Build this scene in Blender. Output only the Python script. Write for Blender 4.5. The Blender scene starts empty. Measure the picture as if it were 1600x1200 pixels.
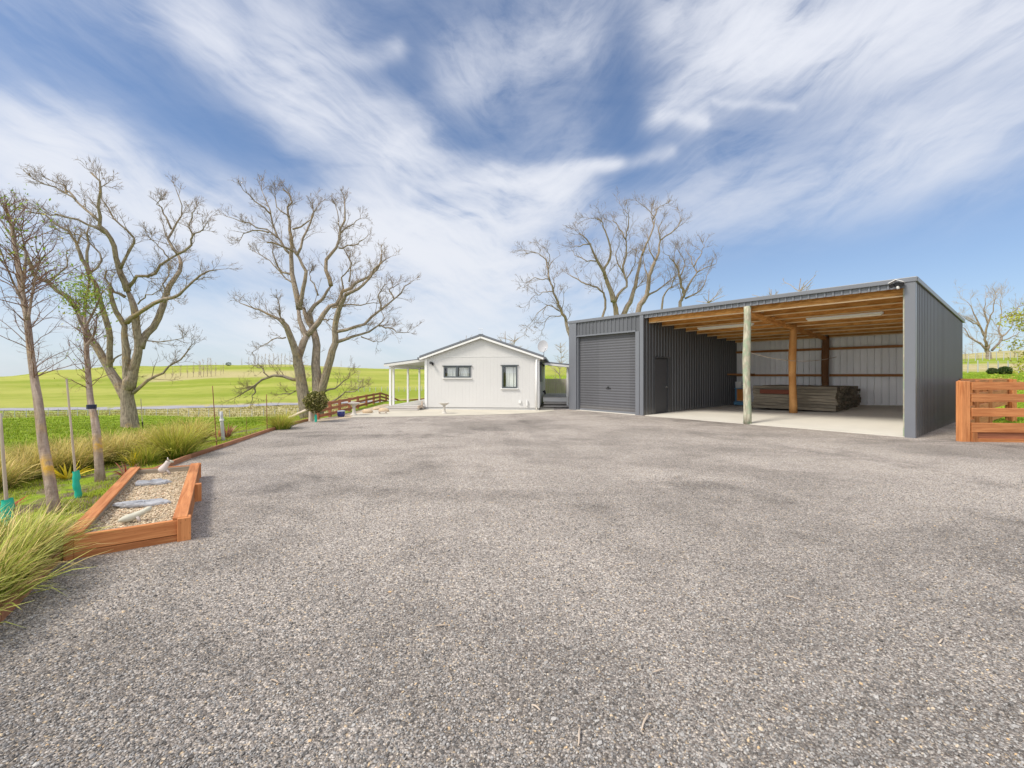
import bpy, math, random
import numpy as np
from mathutils import Vector, Matrix

random.seed(7)
rng = np.random.default_rng(7)
C = bpy.context.scene.collection
SC = bpy.context.scene
R = math.radians

# ---------------------------------------------------------------- camera
F, HOR, H = 700.0, 586.0, 1.5            # focal length and horizon in pixels of a 1600 wide picture, eye height
cd = bpy.data.cameras.new('camera')
cam = bpy.data.objects.new('camera', cd)
C.objects.link(cam)
cam.location = (0, 0, H)
cam.rotation_euler = (R(90), 0, 0)
cd.sensor_width = 36
cd.lens = F / 1600 * 36
cd.shift_y = -(600 - HOR) / 1600
cd.clip_end = 3000
cd.clip_start = 0.05
SC.camera = cam

# ---------------------------------------------------------------- node helper
class NG:
    def __init__(s, nt):
        s.nt = nt
    def node(s, typ, **kw):
        n = s.nt.nodes.new(typ)
        for k, v in kw.items():
            setattr(n, k, v)
        return n
    def put(s, sock, v):
        if v is None:
            return
        if isinstance(v, bpy.types.NodeSocket):
            s.nt.links.new(v, sock)
        else:
            if hasattr(sock.default_value, '__len__') and not hasattr(v, '__len__'):
                v = (v, v, v) if len(sock.default_value) == 3 else (v, v, v, 1)
            if hasattr(v, '__len__') and len(sock.default_value) == 4 and len(v) == 3:
                v = (*v, 1)
            sock.default_value = v
    def m(s, op, a, b=None, c=None, clamp=False):
        n = s.node('ShaderNodeMath', operation=op, use_clamp=clamp)
        s.put(n.inputs[0], a); s.put(n.inputs[1], b); s.put(n.inputs[2], c)
        return n.outputs[0]
    def vm(s, op, a, b=None):
        n = s.node('ShaderNodeVectorMath', operation=op)
        s.put(n.inputs[0], a); s.put(n.inputs[1], b)
        return n.outputs[0]
    def mix(s, f, a, b, blend='MIX'):
        n = s.node('ShaderNodeMix', data_type='RGBA', blend_type=blend)
        s.put(n.inputs[0], f); s.put(n.inputs[6], a); s.put(n.inputs[7], b)
        return n.outputs[2]
    def noise(s, vec, scale, detail=4, rough=0.55, dist=0.0):
        n = s.node('ShaderNodeTexNoise')
        s.put(n.inputs['Vector'], vec)
        n.inputs['Scale'].default_value = scale; n.inputs['Detail'].default_value = detail
        n.inputs['Roughness'].default_value = rough; n.inputs['Distortion'].default_value = dist
        return n.outputs['Fac']
    def ncol(s, vec, scale, detail=3):
        n = s.node('ShaderNodeTexNoise')
        s.put(n.inputs['Vector'], vec)
        n.inputs['Scale'].default_value = scale; n.inputs['Detail'].default_value = detail
        return n.outputs['Color']
    def ss(s, x, a, b):                    # smoothstep
        n = s.node('ShaderNodeMapRange', interpolation_type='SMOOTHSTEP')
        s.put(n.inputs[0], x); n.inputs[1].default_value = a; n.inputs[2].default_value = b
        return n.outputs[0]
    def ramp(s, f, stops):
        n = s.node('ShaderNodeValToRGB')
        s.put(n.inputs[0], f)
        el = n.color_ramp.elements
        while len(el) < len(stops):
            el.new(0.5)
        for e, (p, c) in zip(el, stops):
            e.position = p
            e.color = (*c, 1) if hasattr(c, '__len__') else (c, c, c, 1)
        return n.outputs[0]
    def sep(s, v):
        n = s.node('ShaderNodeSeparateXYZ'); s.put(n.inputs[0], v)
        return n.outputs
    def comb(s, x, y, z):
        n = s.node('ShaderNodeCombineXYZ')
        s.put(n.inputs[0], x); s.put(n.inputs[1], y); s.put(n.inputs[2], z)
        return n.outputs[0]

# ---------------------------------------------------------------- world: blue sky with cirrus
SUN_AZ, SUN_EL = R(-118), R(50)           # azimuth clockwise from +Y
EXPOSURE = 0.42
w = bpy.data.worlds.new('World')
SC.world = w
w.use_nodes = True
nt = w.node_tree
nt.nodes.clear()
g = NG(nt)
out = g.node('ShaderNodeOutputWorld')
bg = g.node('ShaderNodeBackground')
bg.inputs[1].default_value = 0.095
nt.links.new(bg.outputs[0], out.inputs[0])
sky = g.node('ShaderNodeTexSky', sky_type='NISHITA', sun_disc=False)
sky.sun_elevation = SUN_EL
sky.sun_rotation = SUN_AZ
sky.air_density = 1.0; sky.dust_density = 0.6; sky.ozone_density = 2.5
tc = g.node('ShaderNodeTexCoord')
d = g.vm('NORMALIZE', tc.outputs['Generated'])
dx, dy, dz = g.sep(d)
az0 = g.m('ARCTAN2', dx, dy)
el0 = g.m('ARCSINE', dz)
# gentle warp of the cloud field
wz = g.ncol(g.vm('MULTIPLY', g.comb(az0, el0, 0.0), (1, 1, 1)), 3.2, 4)
wx, wy, _ = g.sep(g.vm('SUBTRACT', wz, (0.5, 0.5, 0.5)))
az = g.m('ADD', az0, g.m('MULTIPLY', wx, 0.10))
el = g.m('ADD', el0, g.m('MULTIPLY', wy, 0.08))

def ae(px, py):
    k = (px - 800) / F
    e = (HOR - py) / F
    return math.atan(k), math.atan(e / math.sqrt(1 + k * k))

def streak(p0, p1, wid, amp):
    (a0, e0), (a1, e1) = ae(*p0), ae(*p1)
    ux, uy = a1 - a0, e1 - e0
    L2 = ux * ux + uy * uy
    rx = g.m('SUBTRACT', az, a0); ry = g.m('SUBTRACT', el, e0)
    t = g.m('DIVIDE', g.m('ADD', g.m('MULTIPLY', rx, ux), g.m('MULTIPLY', ry, uy)), L2, clamp=True)
    qx = g.m('SUBTRACT', rx, g.m('MULTIPLY', t, ux))
    qy = g.m('SUBTRACT', ry, g.m('MULTIPLY', t, uy))
    d2 = g.m('ADD', g.m('MULTIPLY', qx, qx), g.m('MULTIPLY', qy, qy))
    wv = wid / F
    return g.m('MULTIPLY', g.m('EXPONENT', g.m('MULTIPLY', d2, -1 / (wv * wv))), amp)

STREAKS = [
    ((-300, 190), (110, 250), 45, 1.5), ((60, 240), (330, 345), 42, 1.4), ((-300, 300), (300, 380), 45, 0.8),
    ((300, 350), (700, 370), 45, 1.3), ((600, 400), (880, 310), 50, 1.8), ((560, 340), (800, 420), 55, 1.2),
    ((860, 300), (610, 240), 26, 1.0), ((610, 240), (480, 190), 42, 1.1), ((480, 190), (330, 60), 34, 0.9), ((640, 210), (440, 100), 40, 0.75),
    ((340, 70), (230, -80), 40, 0.45), ((440, 98), (620, 78), 12, 0.5), ((520, 60), (420, 0), 34, 0.5),
    ((710, 110), (900, 60), 38, 0.75), ((740, 170), (900, 190), 40, 0.25), ((640, 300), (950, 256), 11, 0.8), ((900, 262), (1040, 240), 8, 0.5), ((760, 262), (960, 252), 7, 0.6),
    ((1020, 178), (1110, 80), 20, 1.2), ((1060, 40), (1200, 30), 44, 1.1), ((1180, 60), (1700, -10), 42, 2.2),
    ((1110, 160), (1250, 156), 5, 0.6), ((1020, 182), (1090, 196), 8, 1.0), ((1080, 165), (1190, 60), 26, 0.9),
    ((1100, 250), (1700, 110), 70, 0.36), ((1000, 350), (1480, 240), 44, 0.62), ((1400, 230), (1700, 190), 45, 0.40),
    ((440, 480), (760, 440), 55, 0.9), ((-300, 490), (420, 520), 45, 0.8),
    ((660, 480), (940, 430), 50, 0.8), ((420, 545), (1000, 520), 40, 0.8),
    ((-300, -500), (700, -650), 170, 0.9), ((900, -420), (2200, -420), 150, 0.8),
]
den = None
for a in STREAKS:
    v = streak(*a)
    den = v if den is None else g.m('ADD', den, v)
# elsewhere round the sky: a broad cloud field, kept dense for the fill light
behind = g.ss(g.m('ABSOLUTE', az0), 1.0, 1.5)
fld = g.noise(g.comb(g.m('MULTIPLY', az0, 1.5), g.m('MULTIPLY', el0, 3.0), 3.0), 1.6, 5, 0.6)
den = g.m('ADD', den, g.m('MULTIPLY', behind, g.m('MULTIPLY', g.ss(fld, 0.30, 0.6), 2.2)))
# fibrous structure drawn out along the wind
turn = g.ss(az0, -0.20, 0.30)
ca, sa = math.cos(R(24)), math.sin(R(24))
sgn = g.m('SUBTRACT', g.m('MULTIPLY', turn, 2.0), 1.0)          # streaks fall to the right on the left, rise on the right
sx = g.m('ADD', g.m('MULTIPLY', az, ca), g.m('MULTIPLY', g.m('MULTIPLY', el, sa), sgn))
sy = g.m('SUBTRACT', g.m('MULTIPLY', el, ca), g.m('MULTIPLY', g.m('MULTIPLY', az, sa), sgn))
fib = g.noise(g.comb(g.m('MULTIPLY', sx, 2.0), g.m('MULTIPLY', sy, 8.5), 0.0), 2.0, 9, 0.58, 0.35)
fib2 = g.noise(g.comb(g.m('MULTIPLY', az, 2.2), g.m('MULTIPLY', el, 6.0), 7.0), 2.6, 8, 0.60, 0.5)
f1 = g.ss(fib, 0.25, 0.78); f2 = g.ss(fib2, 0.25, 0.78)
fm = g.m('ADD', g.m('MULTIPLY', f1, 0.8), g.m('MULTIPLY', f2, 0.75))
fib3 = g.noise(g.comb(g.m('ADD', g.m('MULTIPLY', sx, 3.0), g.m('MULTIPLY', wx, 1.2)), g.m('ADD', g.m('MULTIPLY', sy, 20.0), g.m('MULTIPLY', wy, 2.5)), 11.0), 2.0, 8, 0.66, 0.15)
fm = g.m('ADD', fm, g.m('MULTIPLY', g.m('SUBTRACT', g.ss(fib3, 0.25, 0.75), 0.5), 0.38))
den = g.m('MULTIPLY', den, g.m('ADD', 0.16, g.m('MULTIPLY', fm, 0.90)))
haze_low = g.m('MULTIPLY', g.m('EXPONENT', g.m('MULTIPLY', g.m('ABSOLUTE', el0), -7.0)), 1.15)
den = g.m('ADD', g.m('ADD', g.m('MULTIPLY', den, 1.0), 0.06), haze_low)
cov = g.m('SUBTRACT', 1.0, g.m('EXPONENT', g.m('MULTIPLY', den, -1.0)))
blue = g.mix(1.0, sky.outputs[0], (0.42, 0.74, 1.0), 'MULTIPLY')
ccol = g.mix(g.ss(el0, 0.0, 0.6), (6.7, 6.9, 7.3), (6.8, 7.0, 7.6))
# unseen cloud behind and overhead, added much brighter as fill light
ccol = g.mix(g.m('MAXIMUM', behind, g.ss(el0, 0.85, 1.2)), ccol, (13.5, 13.3, 13.2))
full = g.mix(g.m('MULTIPLY', cov, 0.96), blue, ccol)
nt.links.new(full, bg.inputs[0])

# ---------------------------------------------------------------- sun
sl = bpy.data.lights.new('sun', 'SUN')
sun = bpy.data.objects.new('sun', sl)
C.objects.link(sun)
sdir = Vector((math.sin(SUN_AZ) * math.cos(SUN_EL), math.cos(SUN_AZ) * math.cos(SUN_EL), math.sin(SUN_EL)))
sun.rotation_euler = sdir.to_track_quat('Z', 'Y').to_euler()
sun.location = (-20, -10, 30)
sl.energy = 2.8
sl.angle = R(14)
sl.color = (1.0, 0.93, 0.82)
SC.view_settings.view_transform = 'Standard'
SC.view_settings.look = 'None'
SC.view_settings.gamma = 1
SC.view_settings.use_curve_mapping = False
SC.view_settings.exposure = EXPOSURE
SC.cycles.max_bounces = 6
SC.cycles.transparent_max_bounces = 8

# ---------------------------------------------------------------- materials
def principled(name):
    m = bpy.data.materials.new(name)
    m.use_nodes = True
    n = NG(m.node_tree)
    b = m.node_tree.nodes['Principled BSDF']
    return m, n, b

def bump(n, b, h, strength=0.3, dist=0.01):
    k = n.node('ShaderNodeBump')
    k.inputs['Strength'].default_value = strength
    k.inputs['Distance'].default_value = dist
    n.put(k.inputs['Height'], h)
    n.nt.links.new(k.outputs[0], b.inputs['Normal'])

def mat_plain(name, col, rough=0.6, metal=0.0, var=0.15, scale=3.0, bmp=0.0, bscale=60, spec=0.5):
    m, n, b = principled(name)
    co = n.node('ShaderNodeTexCoord').outputs['Object']
    a = n.noise(co, scale, 5, 0.6)
    k = n.m('ADD', n.m('MULTIPLY', a, 2 * var), 1 - var)
    c = n.mix(1.0, col, n.comb(k, k, k), 'MULTIPLY')
    n.put(b.inputs['Base Color'], c)
    n.put(b.inputs['Roughness'], n.m('ADD', rough - 0.06, n.m('MULTIPLY', a, 0.12)))
    b.inputs['Metallic'].default_value = metal
    b.inputs['Specular IOR Level'].default_value = spec
    if bmp:
        bump(n, b, n.noise(co, bscale, 4), bmp, 0.01)
    return m

def mat_wood(name, c1, c2, knots=0.5, rough=0.7, isl=0.25, us=1.6, vs=26):
    m, n, b = principled(name)
    uv = n.node('ShaderNodeTexCoord').outputs['UV']
    geo = n.node('ShaderNodeNewGeometry')
    rnd = n.m('FRACT', n.m('ADD', geo.outputs['Random Per Island'], n.node('ShaderNodeObjectInfo').outputs['Random']))
    u, v, _ = n.sep(uv)
    off = n.m('MULTIPLY', rnd, 37.0)
    vec = n.comb(n.m('ADD', n.m('MULTIPLY', u, us), off), n.m('MULTIPLY', v, vs), off)
    gr = n.noise(vec, 1.0, 5, 0.6, 0.6)
    big = n.noise(n.comb(n.m('ADD', n.m('MULTIPLY', u, 1.2), off), n.m('MULTIPLY', v, 4), 0.0), 1.0, 3)
    c = n.mix(n.ss(gr, 0.3, 0.7), c1, c2)
    vo = n.node('ShaderNodeTexVoronoi')
    n.put(vo.inputs['Vector'], n.comb(n.m('ADD', n.m('MULTIPLY', u, 2.1), off), n.m('MULTIPLY', v, 7), off))
    kn = n.ss(vo.outputs['Distance'], 0.0, 0.16)
    dark = tuple(x * 0.35 for x in c1)
    c = n.mix(n.m('MULTIPLY', n.m('SUBTRACT', 1.0, kn), knots), c, dark)
    k = n.m('ADD', n.m('MULTIPLY', rnd, 2 * isl), n.m('ADD', 0.78 - isl, n.m('MULTIPLY', big, 0.44)))
    c = n.mix(1.0, c, n.comb(k, k, k), 'MULTIPLY')
    n.put(b.inputs['Base Color'], c)
    b.inputs['Roughness'].default_value = rough
    b.inputs['Specular IOR Level'].default_value = 0.25
    bump(n, b, gr, 0.25, 0.004)
    return m

def mat_blade(name, base, tip, var=0.35, dry=(0.5, 0.4, 0.2), dryf=0.25):
    m, n, b = principled(name)
    uv = n.node('ShaderNodeTexCoord').outputs['UV']
    rnd = n.node('ShaderNodeNewGeometry').outputs['Random Per Island']
    u, v, _ = n.sep(uv)
    c = n.mix(n.ss(u, 0.1, 0.95), base, tip)
    c = n.mix(n.m('GREATER_THAN', rnd, 1 - dryf), c, dry)
    r2 = n.m('FRACT', n.m('MULTIPLY', rnd, 17.3))
    k = n.m('ADD', n.m('MULTIPLY', r2, 2 * var), 1 - var)
    c = n.mix(1.0, c, n.comb(k, k, n.m('MULTIPLY', k, 0.95)), 'MULTIPLY')
    n.put(b.inputs['Base Color'], c)
    b.inputs['Roughness'].default_value = 0.55
    b.inputs['Specular IOR Level'].default_value = 0.3
    # thin leaves let some light through
    tr = n.node('ShaderNodeBsdfTranslucent')
    n.put(tr.inputs[0], c)
    mx = n.node('ShaderNodeMixShader')
    mx.inputs[0].default_value = 0.3
    n.nt.links.new(b.outputs[0], mx.inputs[1]); n.nt.links.new(tr.outputs[0], mx.inputs[2])
    n.nt.links.new(mx.outputs[0], n.nt.nodes['Material Output'].inputs[0])
    return m

def mat_bark(name, c1, c2, lichen=(0.42, 0.27, 0.06), lf=0.35, scale=7.0, band=False):
    m, n, b = principled(name)
    co = n.node('ShaderNodeTexCoord').outputs['Object']
    uv = n.node('ShaderNodeTexCoord').outputs['UV']
    u, v, _ = n.sep(uv)
    a = n.noise(n.comb(n.m('MULTIPLY', u, 1.2), n.m('MULTIPLY', v, 9), 0.0), 2.0, 6, 0.65, 0.4)
    p = n.noise(co, 0.9, 4, 0.6)
    q = n.noise(co, scale, 4, 0.7)
    c = n.mix(n.ss(n.m('ADD', n.m('MULTIPLY', a, 0.7), n.m('MULTIPLY', q, 0.3)), 0.33, 0.66), c1, c2)
    c = n.mix(n.m('MULTIPLY', n.m('MULTIPLY', n.ss(p, 0.5, 0.66), n.ss(q, 0.4, 0.6)), lf), c, lichen)
    if band:
        z = n.sep(co)[2]
        bz = n.m('ABSOLUTE', n.m('SUBTRACT', n.m('ADD', z, n.m('MULTIPLY', n.m('SUBTRACT', p, 0.5), 0.25)), 0.50))
        c = n.mix(n.m('MULTIPLY', n.m('MULTIPLY', n.m('SUBTRACT', 1.0, n.ss(bz, 0.02, 0.20)), n.ss(a, 0.30, 0.60)), n.ss(q, 0.30, 0.62)), c, lichen)
        rg = n.noise(n.comb(n.m('MULTIPLY', u, 40.0), 0.0, 0.0), 1.0, 3)
        k = n.m('ADD', 0.8, n.m('MULTIPLY', rg, 0.4))
        c = n.mix(1.0, c, n.comb(k, k, k), 'MULTIPLY')
    n.put(b.inputs['Base Color'], c)
    b.inputs['Roughness'].default_value = 0.9
    b.inputs['Specular IOR Level'].default_value = 0.15
    bump(n, b, n.m('ADD', a, n.m('MULTIPLY', q, 0.5)), 1.0, 0.05)
    return m

M = {}
def mat_sheet(*a, **k):                    # painted ribbed sheet: sheets differ a little, dust along the foot, faint streaks
    m = mat_plain(*a, **k)
    n = NG(m.node_tree); b = m.node_tree.nodes['Principled BSDF']
    c = b.inputs['Base Color'].links[0].from_socket
    uv = n.node('ShaderNodeTexCoord').outputs['UV']; co = n.node('ShaderNodeTexCoord').outputs['Object']
    u, v, _ = n.sep(uv)
    wn = n.node('ShaderNodeTexWhiteNoise', noise_dimensions='1D'); n.put(wn.inputs['W'], n.m('FLOOR', n.m('DIVIDE', u, 0.76)))
    st = n.noise(n.comb(n.m('MULTIPLY', u, 14.0), n.m('MULTIPLY', v, 0.7), 0.0), 1.0, 4, 0.6)
    kk = n.m('ADD', 0.84, n.m('ADD', n.m('MULTIPLY', wn.outputs['Value'], 0.14), n.m('MULTIPLY', st, 0.18)))
    c = n.mix(1.0, c, n.comb(kk, kk, kk), 'MULTIPLY')
    dz_ = n.sep(co)[2]
    dn = n.noise(n.vm('MULTIPLY', co, (3, 3, 6)), 2.0, 5, 0.65)
    dust = n.m('MULTIPLY', n.m('SUBTRACT', 1.0, n.ss(n.m('ADD', dz_, n.m('MULTIPLY', dn, 0.25)), 0.08, 0.45)), 0.45)
    c = n.mix(dust, c, (0.24, 0.22, 0.19))
    n.put(b.inputs['Base Color'], c)
    return m
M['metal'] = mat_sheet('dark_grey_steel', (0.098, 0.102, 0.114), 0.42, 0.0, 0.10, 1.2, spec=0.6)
M['metal_shaded'] = mat_sheet('shaded_steel', (0.062, 0.063, 0.068), 0.42, 0.0, 0.10, 1.2, spec=0.6)  # same shed steel, with the partition's shade put into the colour
M['metal_trim'] = mat_plain('grey_flashing', (0.152, 0.160, 0.180), 0.38, 0.0, 0.08, 1.5, spec=0.6)
M['roller'] = mat_sheet('roller_steel', (0.092, 0.093, 0.102), 0.45, 0.0, 0.06, 1.2)
M['door'] = mat_plain('door_charcoal', (0.055, 0.056, 0.062), 0.5, 0.0, 0.06, 2)
M['lining'] = mat_sheet('galvanised_sheet', (0.82, 0.83, 0.85), 0.45, 0.0, 0.12, 1.3)
M['galv'] = mat_plain('galvanised_lining', (0.74, 0.75, 0.78), 0.45, 0.0, 0.12, 1.3)
M['chrome'] = mat_plain('bright_handle', (0.7, 0.7, 0.7), 0.25, 0.9, 0.05)
M['black'] = mat_plain('black_plastic', (0.02, 0.02, 0.022), 0.5, 0, 0.1)
M['conc'] = mat_plain('concrete', (0.60, 0.57, 0.50), 0.85, 0, 0.14, 1.1, 0.15, 40)
M['apron'] = mat_plain('apron_concrete', (0.50, 0.46, 0.38), 0.9, 0, 0.25, 0.9, 0.2, 30)
M['white'] = mat_plain('white_paint', (0.76, 0.755, 0.74), 0.55, 0, 0.04, 2)
M['siding'] = mat_plain('siding_paint', (0.585, 0.577, 0.565), 0.6, 0, 0.05, 0.8)
M['soffit'] = mat_plain('soffit_paint', (0.62, 0.61, 0.58), 0.7, 0, 0.05, 2)
M['frame'] = mat_plain('window_frame_grey', (0.085, 0.10, 0.11), 0.45, 0, 0.05)
M['roof'] = mat_plain('roof_grey', (0.15, 0.16, 0.185), 0.45, 0, 0.08, 1)
M['curtain'] = mat_plain('curtain_cloth', (0.90, 0.89, 0.87), 0.9, 0, 0.05, 5)
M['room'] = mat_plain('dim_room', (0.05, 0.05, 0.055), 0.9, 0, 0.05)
M['deck'] = mat_wood('deck_boards', (0.50, 0.48, 0.45), (0.58, 0.56, 0.53), 0.1, 0.75, 0.06)
M['step'] = mat_wood('step_boards', (0.40, 0.37, 0.34), (0.48, 0.45, 0.42), 0.1, 0.75, 0.06)
M['red'] = mat_wood('stained_red_timber', (0.36, 0.125, 0.042), (0.57, 0.245, 0.095), 0.8, 0.7, 0.24)
M['edging'] = mat_wood('worn_edging_board', (0.26, 0.115, 0.06), (0.40, 0.20, 0.115), 0.4, 0.8, 0.2)
M['redold'] = mat_wood('dull_red_timber', (0.26, 0.095, 0.05), (0.38, 0.15, 0.075), 0.3, 0.7, 0.12)
M['rawin'] = mat_wood('raw_sawn_timber', (0.30, 0.25, 0.19), (0.42, 0.36, 0.28), 0.3, 0.8, 0.1)
M['purlin'] = mat_wood('golden_pine', (0.46, 0.19, 0.045), (0.76, 0.39, 0.12), 0.6, 0.6, 0.24, 3.0, 12)
M['paleedge'] = mat_wood('pale_strip', (0.66, 0.48, 0.28), (0.80, 0.62, 0.40), 0.1, 0.7, 0.15)
M['girt'] = mat_wood('brown_pine', (0.30, 0.13, 0.05), (0.42, 0.20, 0.08), 0.4, 0.7, 0.1)
M['pole_in'] = mat_wood('round_pine_pole', (0.44, 0.20, 0.06), (0.60, 0.31, 0.11), 0.7, 0.65, 0.05, 1.5, 3)
M['pole_dark'] = mat_wood('dark_pine_pole', (0.16, 0.075, 0.035), (0.24, 0.12, 0.055), 0.5, 0.7, 0.05, 1.5, 3)
M['plank'] = mat_wood('weathered_sleeper', (0.10, 0.085, 0.064), (0.255, 0.22, 0.165), 0.3, 0.8, 0.28)
M['plank_red'] = mat_wood('fresh_red_sleeper', (0.12, 0.035, 0.022), (0.19, 0.06, 0.035), 0.3, 0.8, 0.1)
M['plank_dark'] = mat_wood('dark_wet_plank', (0.045, 0.038, 0.035), (0.07, 0.06, 0.055), 0.2, 0.8, 0.15)
M['paling'] = mat_wood('grey_paling', (0.50, 0.44, 0.38), (0.64, 0.58, 0.51), 0.2, 0.85, 0.12)
M['greypost'] = mat_wood('grey_weathered_post', (0.32, 0.33, 0.34), (0.50, 0.51, 0.52), 0.3, 0.85, 0.1)
M['stake'] = mat_wood('pale_stake', (0.42, 0.34, 0.27), (0.56, 0.47, 0.38), 0.3, 0.8, 0.1)
M['rust'] = mat_plain('rusty_steel', (0.20, 0.075, 0.04), 0.85, 0, 0.3, 9)
M['teal'] = mat_plain('green_plastic_guard', (0.01, 0.42, 0.30), 0.45, 0, 0.12, 12)
M['blueglaze'] = mat_plain('blue_glaze', (0.02, 0.03, 0.16), 0.12, 0, 0.2, 6)
M['stone'] = mat_plain('pale_cast_stone', (0.52, 0.49, 0.44), 0.85, 0, 0.18, 14, 0.4, 60)
M['rock'] = mat_plain('tan_rock', (0.52, 0.40, 0.27), 0.9, 0, 0.25, 9, 0.6, 20)
M['slate'] = mat_plain('grey_slate', (0.36, 0.365, 0.385), 0.8, 0, 0.3, 16, 0.7, 40)
M['ornament'] = mat_plain('bleached_ornament', (0.52, 0.50, 0.41), 0.8, 0, 0.12, 20, 0.3, 60)
M['ornament_pink'] = mat_plain('pinkish_ornament', (0.56, 0.49, 0.45), 0.8, 0, 0.12, 20, 0.3, 60)
M['blue'] = mat_plain('blue_steel', (0.08, 0.22, 0.36), 0.5, 0, 0.1)
M['orange'] = mat_plain('orange_board', (0.50, 0.18, 0.03), 0.7, 0, 0.1)
M['tub'] = mat_plain('white_plastic', (0.75, 0.74, 0.72), 0.5, 0, 0.05)
M['tubelight'] = mat_plain('white_diffuser', (0.78, 0.74, 0.62), 0.4, 0, 0.03)
M['asphalt'] = mat_plain('pale_asphalt', (0.30, 0.29, 0.31), 0.9, 0, 0.12, 0.3)
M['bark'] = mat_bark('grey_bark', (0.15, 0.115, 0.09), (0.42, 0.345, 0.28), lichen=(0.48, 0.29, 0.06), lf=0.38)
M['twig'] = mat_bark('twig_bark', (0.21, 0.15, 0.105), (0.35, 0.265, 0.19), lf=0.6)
M['ybark'] = mat_bark('young_bark', (0.25, 0.18, 0.14), (0.43, 0.345, 0.285), lichen=(0.62, 0.36, 0.05), lf=0.5, band=True)
M['ytwig'] = mat_bark('young_twig', (0.20, 0.12, 0.085), (0.32, 0.20, 0.14), lf=0.1)
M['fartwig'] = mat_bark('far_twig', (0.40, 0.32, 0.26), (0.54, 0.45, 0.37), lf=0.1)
M['leaf'] = mat_blade('spring_leaf', (0.22, 0.33, 0.04), (0.30, 0.42, 0.06), 0.4, (0.42, 0.40, 0.06), 0.2)
M['leafyel'] = mat_blade('yellow_green_leaf', (0.38, 0.42, 0.05), (0.50, 0.50, 0.09), 0.3, (0.5, 0.42, 0.10), 0.25)
M['leafdark'] = mat_blade('dark_glossy_leaf', (0.085, 0.095, 0.02), (0.19, 0.18, 0.045), 0.55, (0.50, 0.42, 0.20), 0.22)
M['shrub'] = mat_blade('dark_shrub_leaf', (0.04, 0.08, 0.02), (0.07, 0.12, 0.03), 0.4, (0.09, 0.11, 0.03), 0.2)
M['tussock'] = mat_blade('tussock_blade', (0.17, 0.235, 0.02), (0.58, 0.47, 0.15), 0.35, (0.66, 0.49, 0.20), 0.20)
M['tussgreen'] = mat_blade('green_tussock_blade', (0.14, 0.22, 0.018), (0.50, 0.47, 0.08), 0.35, (0.50, 0.40, 0.10), 0.15)
M['tussnear'] = mat_blade('near_tussock_blade', (0.17, 0.26, 0.03), (0.48, 0.50, 0.12), 0.45, (0.66, 0.53, 0.24), 0.30)
M['lawn'] = mat_blade('lawn_blade', (0.24, 0.32, 0.02), (0.46, 0.52, 0.05), 0.35, (0.46, 0.40, 0.12), 0.16)
M['flax'] = mat_blade('yellow_flax', (0.55, 0.42, 0.02), (0.75, 0.60, 0.05), 0.25, (0.40, 0.36, 0.05), 0.2)
M['redplant'] = mat_blade('red_leaf', (0.30, 0.05, 0.03), (0.50, 0.10, 0.06), 0.3, (0.45, 0.22, 0.14), 0.3)
M['pinkplant'] = mat_blade('dusky_pink_leaf', (0.26, 0.08, 0.07), (0.52, 0.22, 0.16), 0.3, (0.50, 0.30, 0.18), 0.3)

def mat_glass():
    m, n, b = principled('window_glass')
    gl = n.node('ShaderNodeBsdfGlossy'); gl.inputs['Roughness'].default_value = 0.02
    gl.inputs[0].default_value = (0.9, 0.95, 1, 1)
    tr = n.node('ShaderNodeBsdfTransparent'); tr.inputs[0].default_value = (0.9, 0.93, 0.93, 1)
    lw = n.node('ShaderNodeLayerWeight'); lw.inputs[0].default_value = 0.5
    mx = n.node('ShaderNodeMixShader')
    n.put(mx.inputs[0], n.m('ADD', n.m('MULTIPLY', n.m('POWER', lw.outputs['Facing'], 4.0), 0.7), 0.08))
    n.nt.links.new(tr.outputs[0], mx.inputs[1]); n.nt.links.new(gl.outputs[0], mx.inputs[2])
    n.nt.links.new(mx.outputs[0], n.nt.nodes['Material Output'].inputs[0])
    return m
M['glass'] = mat_glass()

def mat_pole():                            # treated round pole with green and pale patches
    m, n, b = principled('mossy_pole')
    co = n.node('ShaderNodeTexCoord').outputs['Object']
    a = n.noise(co, 5, 5, 0.65); q = n.noise(n.vm('MULTIPLY', co, (9, 9, 2.0)), 2, 5, 0.6)
    c = n.mix(n.ss(q, 0.35, 0.65), (0.30, 0.27, 0.20), (0.50, 0.47, 0.36))
    c = n.mix(n.m('MULTIPLY', n.ss(a, 0.45, 0.62), 0.8), c, (0.27, 0.36, 0.24))
    n.put(b.inputs['Base Color'], c); b.inputs['Roughness'].default_value = 0.85
    bump(n, b, q, 0.4, 0.01)
    return m
M['mossy'] = mat_pole()

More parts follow.
